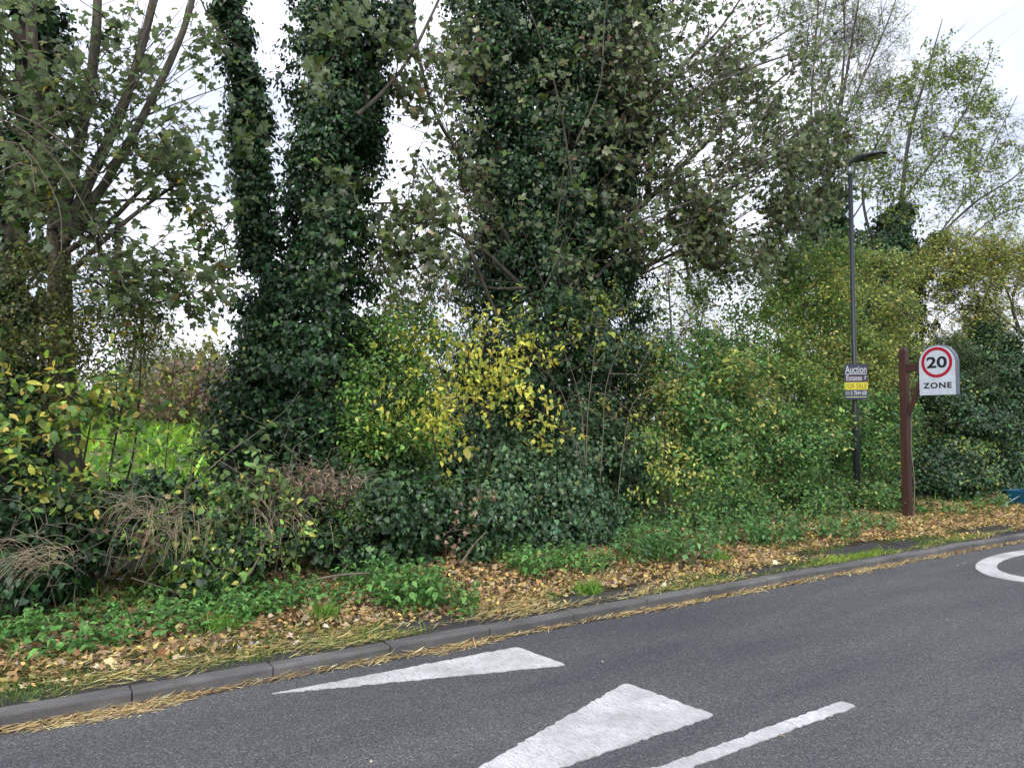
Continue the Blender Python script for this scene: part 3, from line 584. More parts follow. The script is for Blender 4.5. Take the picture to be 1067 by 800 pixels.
# --- leaning thin ivy stem
tree('leaning_ivy_tree', 'slender leaning trunk sleeved in dark ivy left of the broad ivy tree', 'tree',
     [PL([(292, 520), (285, 400), (276, 280), (266, 170), (256, 80), (240, 0), (226, -80)], 4.5, .09, .06), PL([(262, 60), (225, 30), (205, -10)], 4.4, .02, .01), PL([(285, 92), (300, 70), (330, 68)], 4.4, .012, .006)],
     [(225, 60, 22, 50, 4.4, .4, 10), (235, 150, 20, 40, 4.2, .4, 8), (215, 290, 36, 50, 4.2, .4, 20), (215, 215, 36, 50, 4.0, .5, 26)], 'syc', SYCY, .09, per=5, ln=.22,
     ivy=([px_sleeve([(285, 500, 50), (280, 420, 42), (278, 340, 28), (272, 280, 15), (265, 210, 13), (262, 160, 14), (262, 110, 12), (254, 70, 12), (242, 20, 11), (230, -60, 10)], 4.5)], 2700, .054))
# --- broad ivy tree
tree('broad_ivy_tree', 'broad tree column smothered in dark ivy left of the centre', 'tree',
     [PL([(335, 540), (338, 400), (342, 250), (345, 100), (350, -60)], 4.4, .2, .12), PL([(342, 200), (335, 100), (330, 0), (328, -60)], 4.4, .08, .05), PL([(350, 170), (378, 105), (400, 60), (428, -10)], 4.2, .05, .02),
      PL([(372, 120), (400, 95), (430, 55), (462, -10)], 3.6, .03, .018)],
     [(345, 40, 45, 60, 3.2, .4, 20), (330, 95, 36, 24, 3.0, .3, 8), (345, 160, 40, 60, 3.1, .3, 10), (425, 60, 36, 60, 3.8, .5, 26), (375, 270, 40, 40, 3.0, .3, 7), (262, 135, 24, 22, 3.2, .3, 7)],
     'syc', SYC + [((.12, .17, .08), 2)], .098, per=5, spread=.6, ln=.22, ori=BLOWN,
     ivy=([px_sleeve([(318, 520, 62), (318, 450, 78), (324, 390, 72), (336, 320, 48), (342, 260, 38), (346, 200, 35), (348, 140, 34), (350, 90, 32), (350, 30, 34), (352, -60, 30)], 4.4),
           px_sleeve([(365, 150, 20), (388, 95, 16), (405, 40, 14), (418, 0, 8)], 4.3), px_sleeve([(268, 470, 30), (270, 400, 26), (284, 340, 16)], 4.2)], 2600, .056))
# --- central sycamore clad in ivy
SYL = [((.075, .12, .045), 5), ((.12, .175, .065), 4), ((.04, .06, .03), 3), ((.24, .27, .16), 1.3), ((.5, .53, .42), .45), ((.16, .1, .06), 1)]
tree('central_sycamore', 'largest central sycamore with ivy dark stems and long limbs sweeping up right', 'tree',
     [PL([(578, 600), (576, 430), (582, 300), (588, 180), (594, 60), (600, -80)], 4.6, .26, .14), PL([(560, 330), (534, 220), (518, 120), (510, 0), (506, -80)], 4.6, .11, .07),
      PL([(600, 330), (636, 230), (655, 130), (668, 20), (674, -80)], 4.7, .11, .07), PL([(600, 350), (640, 300), (690, 270), (740, 252), (834, 238)], 4.2, .05, .015),
      PL([(630, 250), (690, 195), (750, 135), (810, 85), (890, 20)], 4.2, .045, .014), PL([(640, 200), (690, 140), (745, 85), (800, 45), (860, 10)], 4.5, .04, .014),
      PL([(650, 140), (700, 80), (750, 30), (790, -30)], 4.7, .04, .015), PL([(620, 290), (680, 235), (745, 200), (810, 165), (868, 150)], 3.8, .035, .01),
      PL([(545, 300), (505, 262), (470, 240), (420, 214), (385, 212)], 4.0, .035, .012), PL([(530, 250), (490, 180), (450, 110), (430, 20), (425, -40)], 4.1, .035, .015),
      PL([(520, 335), (495, 275), (478, 235), (440, 170)], 3.6, .03, .012), PL([(548, 300), (510, 300), (470, 285), (432, 262)], 3.8, .022, .01),
      PL([(598, 200), (585, 120), (570, 60), (540, -20)], 3.2, .014, .008), PL([(600, 150), (625, 90), (630, 20), (640, -40)], 3.3, .015, .007)] + fans([[(640, 300), (740, 252)], [(630, 250), (750, 135)], [(640, 200), (745, 85)], [(650, 140), (750, 30)], [(620, 290), (810, 165)], [(690, 195), (800, 170)]], 85, 8, 58, 90, 220, 3.0, 4.8, .0125) + fans([[(545, 300), (420, 214)], [(530, 250), (450, 110)]], 26, 95, 175, 60, 130, 3.3, 4.4, .009) + fans([[(560, 330), (600, 150)]], 12, 40, 120, 60, 130, 2.7, 3.1, .008),
     [(750, 150, 145, 100, 3.9, 1.1, 680), (735, 50, 150, 80, 4.2, 1.1, 480), (770, 262, 60, 30, 3.9, .8, 110), (800, 190, 95, 60, 3.8, .9, 240), (725, 235, 105, 55, 3.7, .9, 300), (845, 110, 60, 75, 3.9, .7, 190), (740, 265, 60, 26, 3.7, .6, 70), (880, 180, 30, 30, 3.4, .4, 30),
      (455, 215, 70, 75, 3.6, .8, 150), (462, 80, 50, 90, 4.1, .8, 130), (585, 230, 90, 80, 2.8, .4, 34), (600, 80, 90, 80, 2.9, .4, 34), (640, -60, 190, 40, 4.2, 1, 120), (440, 285, 50, 36, 3.8, .5, 50)],
     'syc', SYL, .086, per=6, spread=.6, ln=.36, ori=BLOWN, bf=.12, tip=.0045, soft=True,
     ivy=([px_sleeve([(576, 560, 80), (572, 450, 84), (566, 370, 84), (572, 300, 76), (578, 240, 56), (582, 170, 52), (586, 90, 46), (594, 0, 42), (598, -70, 36)], 4.7),
           px_sleeve([(545, 300, 40), (532, 220, 36), (520, 140, 34), (512, 60, 32), (506, -50, 28)], 4.7), px_sleeve([(612, 310, 46), (628, 230, 34), (642, 150, 26), (652, 60, 20), (660, -50, 16)], 4.8)], 2600, .057))
# --- pale twiggy ash trees at the right
ASH = [((.17, .25, .055), 5), ((.23, .31, .07), 4), ((.11, .17, .045), 2), ((.34, .35, .08), 1)]
tree('bare_ash_tree', 'tall nearly bare grey ash with upright fine twigs behind the lamp post', 'tree',
     [PL([(866, 480), (858, 330), (857, 250), (864, 180), (880, 90), (898, -20)], 8.0, .15, .02), PL([(862, 200), (846, 130), (850, 40), (858, -60)], 8.0, .05, .015), PL([(870, 150), (900, 80), (930, 10), (945, -50)], 8.0, .04, .012),
      PL([(874, 120), (880, 40), (875, -60)], 8, .04, .02), PL([(857, 270), (890, 225), (915, 190), (960, 165)], 7.6, .03, .01)] + fans([[(862, 180), (880, 90)], [(862, 200), (850, 40)], [(870, 150), (930, 10)]], 34, 50, 105, 80, 170, 7.4, 8.6, .013),
     [(890, 40, 62, 85, 8.0, 1.2, 800), (850, 20, 50, 70, 8.0, 1.0, 380), (925, 100, 45, 70, 7.8, 1.0, 240)], 'narrow', ASH, .085, per=6, spread=.5, ln=.4, bark='ashbark', mat='leaf', bare=.52, bf=.3, tip=.004, twiglets=True,
     ivy=([px_sleeve([(860, 440, 40), (858, 330, 34), (852, 280, 26), (858, 235, 16), (862, 195, 10)], 8.0)], 900, .1))
tree('light_ash_tree', 'airy light green ash right of the lamp post with long limbs reaching the right edge', 'tree',
     [PL([(935, 520), (928, 400), (928, 300), (938, 220), (948, 140), (968, 70), (982, 20)], 7.0, .13, .012), PL([(930, 330), (955, 280), (980, 245), (1020, 208), (1060, 182), (1110, 130)], 6.8, .06, .018), PL([(932, 310), (960, 275), (1000, 256), (1040, 225), (1090, 205)], 6.4, .045, .015),
      PL([(925, 280), (903, 230), (901, 180), (925, 130), (950, 90)], 7.0, .05, .015), PL([(940, 210), (985, 150), (1020, 90), (1035, 50)], 7.0, .04, .012), PL([(978, 245), (1010, 200), (1040, 140), (1060, 100)], 6.9, .03, .012)] + fans([[(945, 180), (970, 80)], [(980, 245), (1060, 182)], [(960, 275), (1040, 225)]], 26, 15, 75, 60, 130, 6.5, 7.4, .014),
     [(975, 140, 75, 85, 7.0, 1.0, 520), (1030, 160, 50, 70, 7.0, 1, 260), (1000, 80, 45, 55, 7.0, .8, 150), (925, 150, 50, 70, 7.0, .8, 200), (1045, 220, 40, 35, 6.6, .5, 70), (960, 230, 40, 30, 6.8, .5, 50)],
     'small', ASH, .085, per=11, spread=.6, ln=.32, bark='ashbark', mat='leaf', bare=.34, bf=.24, tip=.0045,
     ivy=([px_sleeve([(930, 480, 40), (926, 380, 36), (922, 310, 30), (924, 265, 22), (932, 235, 13), (938, 215, 5)], 7.0), px_sleeve([(935, 325, 14), (955, 282, 9), (975, 252, 7), (985, 242, 3)], 6.8), px_sleeve([(902, 275, 14), (902, 240, 8)], 7)], 1100, .085))
OCH = [((.3, .36, .09), 5), ((.44, .42, .1), 4), ((.62, .48, .14), 1.3), ((.17, .25, .07), 3)]
tree('yellowing_maple', 'olive and ochre leaved tree with dark forking limbs at the right edge above the sign', 'tree',
     [PL([(1120, 560), (1105, 430), (1080, 365), (1060, 342)], 5.6, .13, .08), PL([(1062, 345), (1035, 325), (1010, 318), (985, 330)], 5.4, .045, .015), PL([(1062, 345), (1055, 312), (1072, 270), (1085, 230)], 5.6, .06, .02), PL([(1056, 320), (1040, 285), (1010, 262), (985, 262)], 5.4, .035, .012), PL([(1062, 350), (1020, 370), (985, 385)], 5.2, .03, .012)],
     [(1020, 290, 62, 48, 5.5, .9, 420), (1060, 265, 50, 34, 5.6, .8, 230), (1030, 345, 62, 42, 5.4, .9, 400), (1060, 385, 48, 38, 5.4, .7, 260), (972, 300, 34, 46, 5.6, .6, 190), (1000, 262, 36, 24, 5.6, .6, 90)],
     'small', OCH, .07, per=19, spread=.55, ln=.3, mat='leaf', bf=.24, tip=.003, ori=(1.4, .05, .35, -.1, .8, .5))
# ================================================================== SHRUBS AND HEDGE
def dry_tuft(label, px, py, t, n, L, lean, pxr=18):
    b = PT(px, py, t); b[2] = max(b[2], .2); root = empty('dry_grass', tuple(b), label, 'dead grass'); A, B, ra = [], [], []
    for _ in range(n):
        p = PT(px + rng.normal(0, pxr), py + rng.normal(0, pxr * .4), t + rng.normal(0, .12)); l = L * rng.uniform(.5, 1.2); v = nrmz(np.array([lean + rng.normal(0, .35), -.5 + rng.normal(0, .3), rng.uniform(.2, 1.0)])); q = p
        for k in range(7): nq = q + v * l / 7; A.append(q); B.append(nq); ra.append(.0028 - .0003 * k); q = nq; v = nrmz(v + [lean * .1, -.03, -.42])
    segs('strands', A, B, ra, np.array(ra) - .0002, M['straw'], root, 3)
M['straw'] = plain('dry grass strand', (.44, .36, .24), .8, bmp=0, var=.4, nscale=60)
dry_tuft('pale dead grass drooping over the ivy at the lower left edge', 45, 585, 2.1, 90, .6, -.6, 22)
dry_tuft('tangled dry grass hanging down below the field gap', 185, 548, 2.15, 80, .5, .1, 24)
dry_tuft('dry grass wisps beside the dead leaf pocket', 140, 530, 2.3, 45, .45, -.3, 20)
dry_tuft('dry strands fallen over the ivy under the dead leaf heap', 290, 540, 2.2, 45, .45, .3, 24)
HAW = [((.07, .115, .035), 5), ((.1, .15, .045), 4), ((.045, .075, .025), 3), ((.2, .19, .05), 1.2)]
GRN = [((.08, .2, .075), 5), ((.13, .28, .1), 4), ((.04, .1, .045), 3), ((.22, .34, .11), 1.5), ((.55, .53, .18), .5)]
YEL = [((.82, .7, .12), 6), ((.62, .62, .12), 4), ((.3, .44, .12), 2.5), ((.74, .62, .16), 1), ((.5, .3, .08), .15)]
YG = [((.2, .27, .07), 4), ((.34, .35, .1), 3), ((.52, .48, .18), 1.5), ((.09, .15, .05), 4)]
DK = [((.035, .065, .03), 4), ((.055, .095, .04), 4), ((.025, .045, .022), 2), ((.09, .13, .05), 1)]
shrub('hawthorn_bush', 'small leaved olive brown bush around the trunks at the left', 'shrub', [(30, 320, 62, 52, 3.6), (95, 300, 52, 42, 3.8), (35, 400, 60, 50, 3.6), (110, 365, 52, 40, 3.7), (150, 330, 34, 32, 3.9)],
      'small', [((.1, .12, .04), 4), ((.15, .15, .05), 3), ((.055, .08, .03), 4), ((.28, .24, .06), 1)], .036, 1500, 7, .07, gap=.36, nst=200)
shrub('hazel_bush', 'large leaved hazel with yellow green leaves at the lower left edge', 'shrub', [(8, 440, 38, 62, 2.7), (70, 420, 55, 40, 2.9), (55, 490, 50, 34, 2.7), (120, 390, 40, 34, 3.0), (30, 500, 60, 26, 2.5), (95, 455, 30, 30, 2.8)],
      'ovate', [((.1, .2, .05), 5), ((.07, .14, .045), 4), ((.2, .3, .06), 2), ((.6, .54, .12), 2.2), ((.6, .42, .12), .9)], .08, 270, 5, .1, gap=.43, nst=110, fold=.1, patch=([((.3, .42, .06), 3), ((.6, .5, .08), 2), ((.2, .34, .05), 3)], .64, 1.8))
shrub('field_gap_sapling', 'thin dark stemmed sapling with few yellow leaves in the gap to the field', 'shrub', [(165, 390, 40, 40, 3.3), (205, 420, 36, 44, 3.3), (150, 440, 34, 30, 3.2), (225, 370, 26, 40, 3.4)],
      'ovate', [((.12, .22, .06), 3), ((.5, .48, .1), 3), ((.3, .36, .08), 2)], .058, 50, 4, .1, gap=.3, stems=3, nst=90, inner=.2, fold=.1, stem_r=.009)
shrub('bramble_sapling', 'pale leaved sapling rising from the ivy bank below the gap', 'shrub', [(235, 490, 34, 32, 2.6), (215, 520, 40, 28, 2.5), (262, 500, 24, 30, 2.6)],
      'ovate', [((.15, .26, .1), 4), ((.1, .2, .07), 3), ((.55, .5, .1), .6)], .08, 150, 4, .08, gap=.35, nst=50, fold=.15)
shrub('pale_hawthorn', 'light green hawthorn between the broad ivy tree and the yellow bush', 'shrub', [(396, 400, 36, 60, 3.6), (425, 350, 38, 30, 4.2), (388, 470, 34, 34, 3.2), (425, 470, 34, 36, 3.5), (430, 410, 36, 50, 4.0)],
      'small', [((.12, .26, .07), 5), ((.18, .34, .1), 4), ((.06, .14, .045), 3), ((.42, .46, .14), .6)], .05, 2100, 8, .08, gap=.2, patch=([((.4, .38, .08), 1), ((.3, .32, .08), 1)], .8, 1.4))
shrub('autumn_bush_behind', 'brownish orange leaved bush seen small through the gap right of the broad ivy tree', 'shrub', [(440, 320, 44, 34, 8.0), (410, 345, 40, 30, 8.0), (470, 300, 30, 30, 8.0)],
      'small', [((.2, .13, .06), 4), ((.26, .2, .07), 3), ((.14, .17, .05), 3)], .06, 700, 8, .1, gap=.4)
DROOP = (.6, .8, .5, -1.0, .3, .35)
shrub('yellow_bush', 'bright yellow leaved bush spreading in front of the central ivy', 'shrub', [(490, 370, 62, 34, 3.0), (445, 415, 46, 30, 2.7), (520, 425, 62, 30, 2.7), (470, 445, 52, 22, 2.6), (555, 400, 34, 34, 2.9), (455, 370, 34, 26, 3.1), (560, 448, 30, 18, 2.8)],
      'ovate', YEL, .064, 330, 5, .085, ori=DROOP, mat='yel', gap=.5, nst=140, inner=.3, fold=.2, jit=.2, patch=([((.2, .32, .06), 3), ((.18, .32, .07), 2)], .68, 1.5))
shrub('green_yellow_bush', 'pale green and yellow spray high on the ivy right of the bright yellow bush', 'shrub', [(560, 345, 30, 26, 3.2), (620, 335, 38, 24, 3.3), (640, 350, 26, 30, 3.2), (610, 360, 30, 18, 3.2)],
      'ovate', [((.3, .38, .09), 4), ((.45, .45, .1), 3), ((.18, .28, .07), 3)], .062, 230, 5, .08, ori=DROOP, mat='yel', gap=.42, nst=80, fold=.2)
shrub('sparse_yellow_shrub', 'thin shrub dotted with yellow leaves between the bare twigs and the green hedge', 'shrub', [(690, 430, 40, 40, 3.0), (680, 490, 40, 36, 2.8), (700, 505, 30, 24, 2.7), (655, 440, 34, 36, 3.0)],
      'ovate', [((.62, .58, .18), 4), ((.4, .46, .12), 3), ((.12, .22, .07), 4)], .056, 110, 5, .08, ori=DROOP, mat='yel', gap=.5, nst=110)
def bare_shrub(name, label, fans, mat, t, n, r=.008, sp=40):
    ls = [PL(f, t, r * 1.4, r * .6) for f in fans]; root = empty(name, tuple(ls[0][0][0]), label, 'shrub'); limb_mesh('stems', ls, M[mat], root, 6, .05)
    xs = np.vstack([np.array(f[1:], float) for f in fans]); tg = []
    for _ in range(n):
        q = xs[rng.integers(len(xs))]; tg.append(PT(q[0] + rng.normal(0, sp), q[1] + rng.normal(-12, sp * .9), t + rng.normal(0, .2)))
    pos, par, rad, nl, tips = grow(ls, np.array(tg), .15, tip=.0022); i = np.arange(nl, len(pos)); segs('twigs', pos[par[i]], pos[i], np.minimum(rad[par[i]], rad[i] * 1.4), rad[i], M[mat], root)
bare_shrub('bare_twig_shrub', 'leafless pale twigs fanning up right of the bright yellow bush', [[(612, 560), (608, 450), (600, 400), (585, 360)], [(610, 540), (612, 440), (618, 380), (622, 340)], [(622, 550), (628, 460), (632, 400), (650, 350)], [(608, 500), (590, 420), (572, 390)], [(640, 560), (648, 480), (660, 420), (690, 400)]], 'paletwig', 2.75, 200, .0055, 24)
bare_shrub('arching_bramble', 'dry pale stems arching over the ivy bank at the lower left', [[(40, 640), (30, 590), (10, 560), (-20, 575)], [(60, 640), (45, 585), (25, 570), (5, 600)], [(75, 640), (80, 580), (60, 560), (35, 590)], [(110, 600), (125, 540), (140, 500), (135, 470)], [(20, 650), (60, 600), (100, 575), (130, 590)], [(0, 640), (30, 560), (70, 545), (110, 560)], [(150, 610), (180, 560), (150, 520), (100, 510)], [(230, 600), (250, 560), (280, 530), (320, 520)], [(180, 590), (175, 550), (160, 530), (140, 560)], [(190, 600), (196, 560), (185, 535), (165, 560)], [(300, 620), (292, 560), (300, 500), (305, 470)], [(285, 610), (290, 550), (262, 510), (240, 500)]], 'paletwig', 2.15, 260, .0035, 24)
bare_shrub('overhanging_twigs', 'bare pale twigs hanging across the sycamore at the upper left', [[(-40, 120), (10, 128), (60, 170), (110, 255)], [(-40, 150), (20, 150), (60, 210), (64, 262)], [(-40, 100), (40, 130), (100, 180), (140, 215)], [(-30, 200), (20, 170), (50, 185)]], 'paletwig', 2.6, 70, .006, 22)
# hedge, left to right
shrub('field_maple_bush', 'green field maple bush forming the left end of the hedge', 'shrub', [(712, 385, 46, 50, 3.8), (745, 420, 52, 62, 3.5), (700, 450, 36, 40, 3.6), (755, 375, 36, 36, 4.0)],
      'ovate', GRN + [((.4, .38, .1), .6)], .07, 1050, 8, .09, gap=.34, patch=([((.3, .33, .09), 1), ((.4, .36, .1), 1)], .72, 1.6), seed=2)
shrub('tall_hedge_bush', 'tallest yellow green bush of the hedge rising left of the lamp post', 'shrub', [(838, 305, 42, 40, 4.4), (795, 345, 40, 40, 4.2), (855, 355, 44, 56, 4.0), (815, 425, 50, 50, 3.7), (870, 275, 24, 22, 4.5), (775, 395, 32, 34, 4.0), (740, 300, 26, 18, 4.4), (810, 262, 22, 20, 4.5)],
      'ovate', [((.12, .22, .06), 5), ((.18, .28, .075), 4), ((.07, .135, .04), 3), ((.36, .38, .1), 1.4)], .06, 1400, 8, .09, gap=.34, patch=([((.38, .38, .09), 2), ((.34, .27, .09), 1)], .68, 1.3), seed=3)
shrub('golden_bush', 'bush with small gold and cream leaves behind the lamp post and estate board', 'shrub', [(905, 330, 36, 40, 4.0), (890, 390, 40, 50, 3.8), (930, 370, 30, 44, 4.0), (918, 290, 26, 30, 4.3)],
      'ovate', YG, .058, 1200, 8, .08, gap=.4, seed=4)
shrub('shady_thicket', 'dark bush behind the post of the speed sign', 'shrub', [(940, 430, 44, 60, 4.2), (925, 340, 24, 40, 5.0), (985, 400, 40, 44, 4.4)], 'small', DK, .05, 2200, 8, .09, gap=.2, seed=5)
shrub('mid_hedge_bush', 'mid green bush low in the hedge left of the bare tarmac', 'shrub', [(745, 500, 50, 46, 3.1), (790, 470, 46, 46, 3.4), (700, 530, 44, 34, 2.9), (790, 530, 40, 34, 2.9)],
      'small', GRN, .055, 1900, 8, .08, gap=.36, patch=([((.3, .33, .09), 1)], .66, 1.8), seed=6)
shrub('lower_hedge_bush', 'green bush with dark hollows behind the nettles left of the lamp post', 'shrub', [(835, 480, 44, 46, 3.2), (845, 530, 46, 30, 2.8), (870, 450, 36, 40, 3.4)],
      'small', GRN, .055, 1900, 8, .08, gap=.38, seed=7)
shrub('lamp_post_bush', 'yellow flecked green bush wrapped round the foot of the lamp post', 'shrub', [(905, 500, 40, 44, 3.0), (912, 450, 34, 44, 3.3), (890, 535, 34, 24, 2.7), (925, 530, 24, 24, 2.7)],
      'small', GRN + [((.35, .33, .07), .9)], .054, 1900, 8, .08, gap=.34, seed=8)
shrub('ivy_thicket', 'dark ivy thicket to the right of the speed sign', 'shrub', [(1000, 450, 50, 50, 3.6), (1045, 420, 46, 50, 3.9), (980, 500, 40, 34, 3.0), (1030, 500, 46, 34, 3.0), (1075, 480, 40, 50, 3.3), (1030, 375, 30, 30, 4.3), (1110, 440, 50, 80, 3.6)],
      'ivy', IVY, .066, 1900, 8, .08, ori=WALL, mat='ivy', gap=.2, seed=9, patch=([((.1, .18, .05), 2), ((.2, .25, .06), 1)], .66, 1.5))
shrub('far_right_hedge', 'green hedge continuing past the right edge of the photo', 'shrub', [(1180, 440, 80, 80, 4.0), (1300, 440, 100, 90, 4.2), (1250, 360, 80, 80, 5.0)], 'small', GRN, .07, 700, 8, .1, seed=10)
shrub('far_left_hedge', 'ivy hedge continuing past the left edge of the photo', 'shrub', [(-80, 480, 80, 90, 3.4), (-220, 480, 110, 110, 3.4), (-120, 340, 80, 90, 4.4)], 'ivy', IVY, .08, 600, 8, .1, ori=WALL, mat='ivy', seed=11)
# central ivy bush and the ivy bank
shrub('ivy_bush', 'rounded dark ivy bush at the foot of the central tree', 'shrub', [(560, 530, 66, 56, 3.0), (620, 545, 36, 46, 2.8), (500, 540, 50, 50, 2.8), (595, 480, 50, 40, 3.5), (520, 485, 56, 34, 3.5), (560, 575, 60, 26, 2.6)],
      'ivy', [((.028, .074, .036), 5), ((.05, .115, .056), 4), ((.09, .17, .09), 3), ((.15, .21, .09), .4)], .058, 2900, 9, .07, ori=WALL, mat='ivy', rag=.25, gap=.17, inner=.6, seed=12, stems=4)
shrub('low_ivy_mound', 'low ivy mound with broken stems left of the rounded ivy bush', 'shrub', [(430, 545, 54, 46, 2.8), (380, 540, 44, 46, 2.8), (460, 585, 40, 24, 2.5), (345, 575, 40, 34, 2.6), (400, 505, 44, 26, 3.3)],
      'ivy', IVY[:3] + [((.08, .14, .07), 1)], .06, 2600, 9, .07, ori=WALL, mat='ivy', rag=.3, gap=.22, inner=.6, seed=13)
shrub('ivy_bank_bush', 'glossy ivy clump on the bank at the lower left edge', 'shrub', [(20, 565, 56, 44, 2.6), (75, 590, 50, 40, 2.5), (100, 555, 44, 36, 2.7), (-40, 600, 50, 60, 2.5), (20, 610, 60, 30, 2.4)],
      'ivy', IVY, .07, 1800, 9, .07, ori=WALL, mat='ivy', rag=.3, gap=.24, inner=.6, seed=14)
shrub('ivy_bramble_bush', 'ivy and bramble mound below the field gap', 'shrub', [(170, 570, 54, 38, 2.6), (230, 580, 44, 34, 2.5), (150, 525, 50, 26, 3.0), (210, 535, 40, 26, 2.9), (280, 560, 40, 44, 2.6), (320, 545, 30, 36, 2.9)],
      'ivy', IVY + [((.12, .22, .06), 1)], .062, 1900, 9, .07, ori=WALL, mat='ivy', rag=.35, gap=.34, inner=.5, seed=15, patch=([((.14, .24, .06), 2), ((.4, .4, .1), .5)], .62, 2.0))
shrub('bramble_bush', 'thin light green bramble with small yellow leaves tangled over the ivy bank', 'shrub', [(260, 560, 40, 34, 2.1), (200, 590, 44, 22, 2.0), (300, 530, 40, 30, 2.2), (150, 600, 30, 20, 2.0)],
      'ovate', [((.16, .3, .08), 4), ((.1, .2, .06), 3), ((.6, .56, .14), 1.2)], .052, 170, 4, .09, gap=.34, nst=110, inner=.4, bark='paletwig')
shrub('fern_like_weed', 'feathery light green goosegrass climbing the ivy mound left of centre', 'weed', [(362, 535, 14, 22, 2.25), (352, 560, 18, 12, 2.25)], 'narrow', [((.13, .25, .06), 1), ((.1, .2, .05), 1)], .035, 3000, 8, .05, stems=2, nst=30, gap=.2, seed=16)
def dry_heap(name, label, bl, n, leaf='syc', size=.08):
    b = blobs_px(bl); Cc, O = blob_clumps(b, n, 6, .4, 0, .5, 3); P = np.repeat(Cc, 6, 0) + rng.normal(0, .06, (len(Cc) * 6, 3)); O = np.repeat(O, 6, 0); k = len(P)
    nr, tp = orient(k, O, (.8, .5, .8, -.3, .3, .9)); root = empty(name, tuple(b[0][0]), label, 'dead leaves'); leaves('dry_leaves', leaf, P, nr, tp, size * np.exp(rng.normal(0, .25, k)), colours(k, [((.34, .22, .16), 4), ((.48, .34, .25), 3), ((.2, .13, .09), 3)], .25), M['dead'], root, .3, .7)
    A = P[::4] + rng.normal(0, .05, (len(P[::4]), 3)); D = nrmz(rng.normal(0, 1, A.shape) * [1, .4, .7]); segs('dry_stems', A, A + D * rng.uniform(.1, .4, (len(A), 1)), np.full(len(A), .003), np.full(len(A), .0015), M['paletwig'], root)
dry_heap('dead_leaf_heap', 'brown dead leaf heap lodged on the ivy below the broad ivy tree', [(322, 500, 34, 16, 2.6), (348, 512, 20, 12, 2.5), (300, 512, 18, 12, 2.5)], 1100, 'narrow', .05)
dry_heap('dead_leaf_pocket', 'small pocket of brown leaves caught in brambles at the left of the bank', [(125, 560, 16, 10, 2.2), (140, 535, 18, 8, 2.4)], 350, size=.07)
dry_heap('dead_fern', 'rust brown dead fronds on the front of the ivy left of the rounded bush', [(495, 525, 9, 10, 2.15), (490, 570, 8, 14, 2.0)], 500, size=.05)
dry_heap('pale_litter_heap', 'grey tan heap of dry stems on the verge by the nettle clumps', [(722, 582, 20, 5, 1.15)], 900, 'narrow', .06)
for px, py, L, a, lab in [(480, 588, .45, .9, 'broken branch stub leaning out of the ivy behind the nettles'), (310, 622, .8, .12, 'fallen stick lying on the litter at the foot of the bank')]:
    p = PT(px, py, 1.95); p[2] = max(p[2], .25); d = np.array([math.cos(a), .1, math.sin(a)]); P, R = spline([p, p + d * L * .5 + [0, 0, .03], p + d * L], [.016, .012, .007], .05)
    mb = MB(); mb.tube(P, R, 7); mb.tube([P[len(P) // 2], P[len(P) // 2] + np.array([.1, -.05, .12])], [.007, .003], 6); tag(mb.build('fallen_branch', M['paletwig'], smooth=True), lab, 'branch')
# ------------------------------------------------------------------ far side of the field
def far_shrub(name, label, px, top, w, Y, pal, size, dens, gap=.25, cat='shrub', mat='leaf', stems=6):
    c = (px - CX) / F * Y; g0 = float(gz(*ST(np.array([c, Y, 0])))); h = CAMZ - (top - 440) / F * Y - g0; hw = w * Y / F / 2; root = empty(name, (c, Y, g0), label, cat, 'bushes beyond the field'); zg = np.array([0, 0, g0])
    n = max(2, int(hw / (h * .4))); b = [(np.array([c + (i / (n - 1) - .5) * 1.5 * hw, Y + rng.uniform(-1, 1), g0 + h * .48 * rng.uniform(.8, 1.05)]), np.array([hw / n * 1.6 + .5, 1.6, h * .5])) for i in range(n)]
    ls = [spline([np.array([b[k % n][0][0] + rng.normal(0, .3), Y, g0]), b[k % n][0] + [0, 0, .2], b[k % n][0] + [rng.normal(0, .6), 0, h * .4]], [.07, .05, .02], .4) for k in range(stems)]; limb_mesh('stems', ls, M['twig'], root, 6)
    Cc, O = blob_clumps(b, dens, 6, .45, gap, .4, rng.integers(99)); P = np.repeat(Cc, 6, 0) + rng.normal(0, .18, (len(Cc) * 6, 3)); O = np.repeat(O, 6, 0); k = len(P); nr, tp = orient(k, O, HEDGE)
    leaves('foliage', 'small', P, nr, tp, size * np.exp(rng.normal(0, .3, k)), colours(k, pal, .25), M[mat], root)
BR = [((.2, .12, .09), 4), ((.15, .1, .08), 4), ((.26, .18, .11), 2), ((.12, .13, .06), 1)]
OL = [((.12, .15, .06), 4), ((.17, .18, .07), 3), ((.25, .22, .08), 2), ((.08, .1, .04), 2)]
for px, top, w, Y, pal, lab in [(215, 372, 70, 34, BR, 'reddish brown twiggy bush at the back of the field seen through the left gap'), (150, 392, 90, 38, OL, 'olive bush at the far left back of the field'), (60, 380, 120, 42, OL, 'bushy green clump behind the left shrubs across the field'),
                                (200, 352, 44, 46, OL, 'taller pale green bush rising behind the reddish brown bush'), (300, 380, 120, 44, BR, 'brown bush far behind the broad ivy tree'), (430, 385, 140, 44, OL, 'olive bush far behind the yellow bush'), (560, 380, 160, 46, BR, 'brown thicket far behind the central tree'),
                                (700, 385, 160, 48, OL, 'pale green thicket far behind the hedge'), (850, 380, 180, 50, OL, 'olive thicket far behind the lamp post'), (1020, 375, 200, 52, OL, 'green thicket far behind the speed sign'), (-120, 370, 200, 40, OL, 'green thicket beyond the left edge')]:
    far_shrub('field_edge_bush', lab, px, top, w, Y, pal, .2, 70, .22)
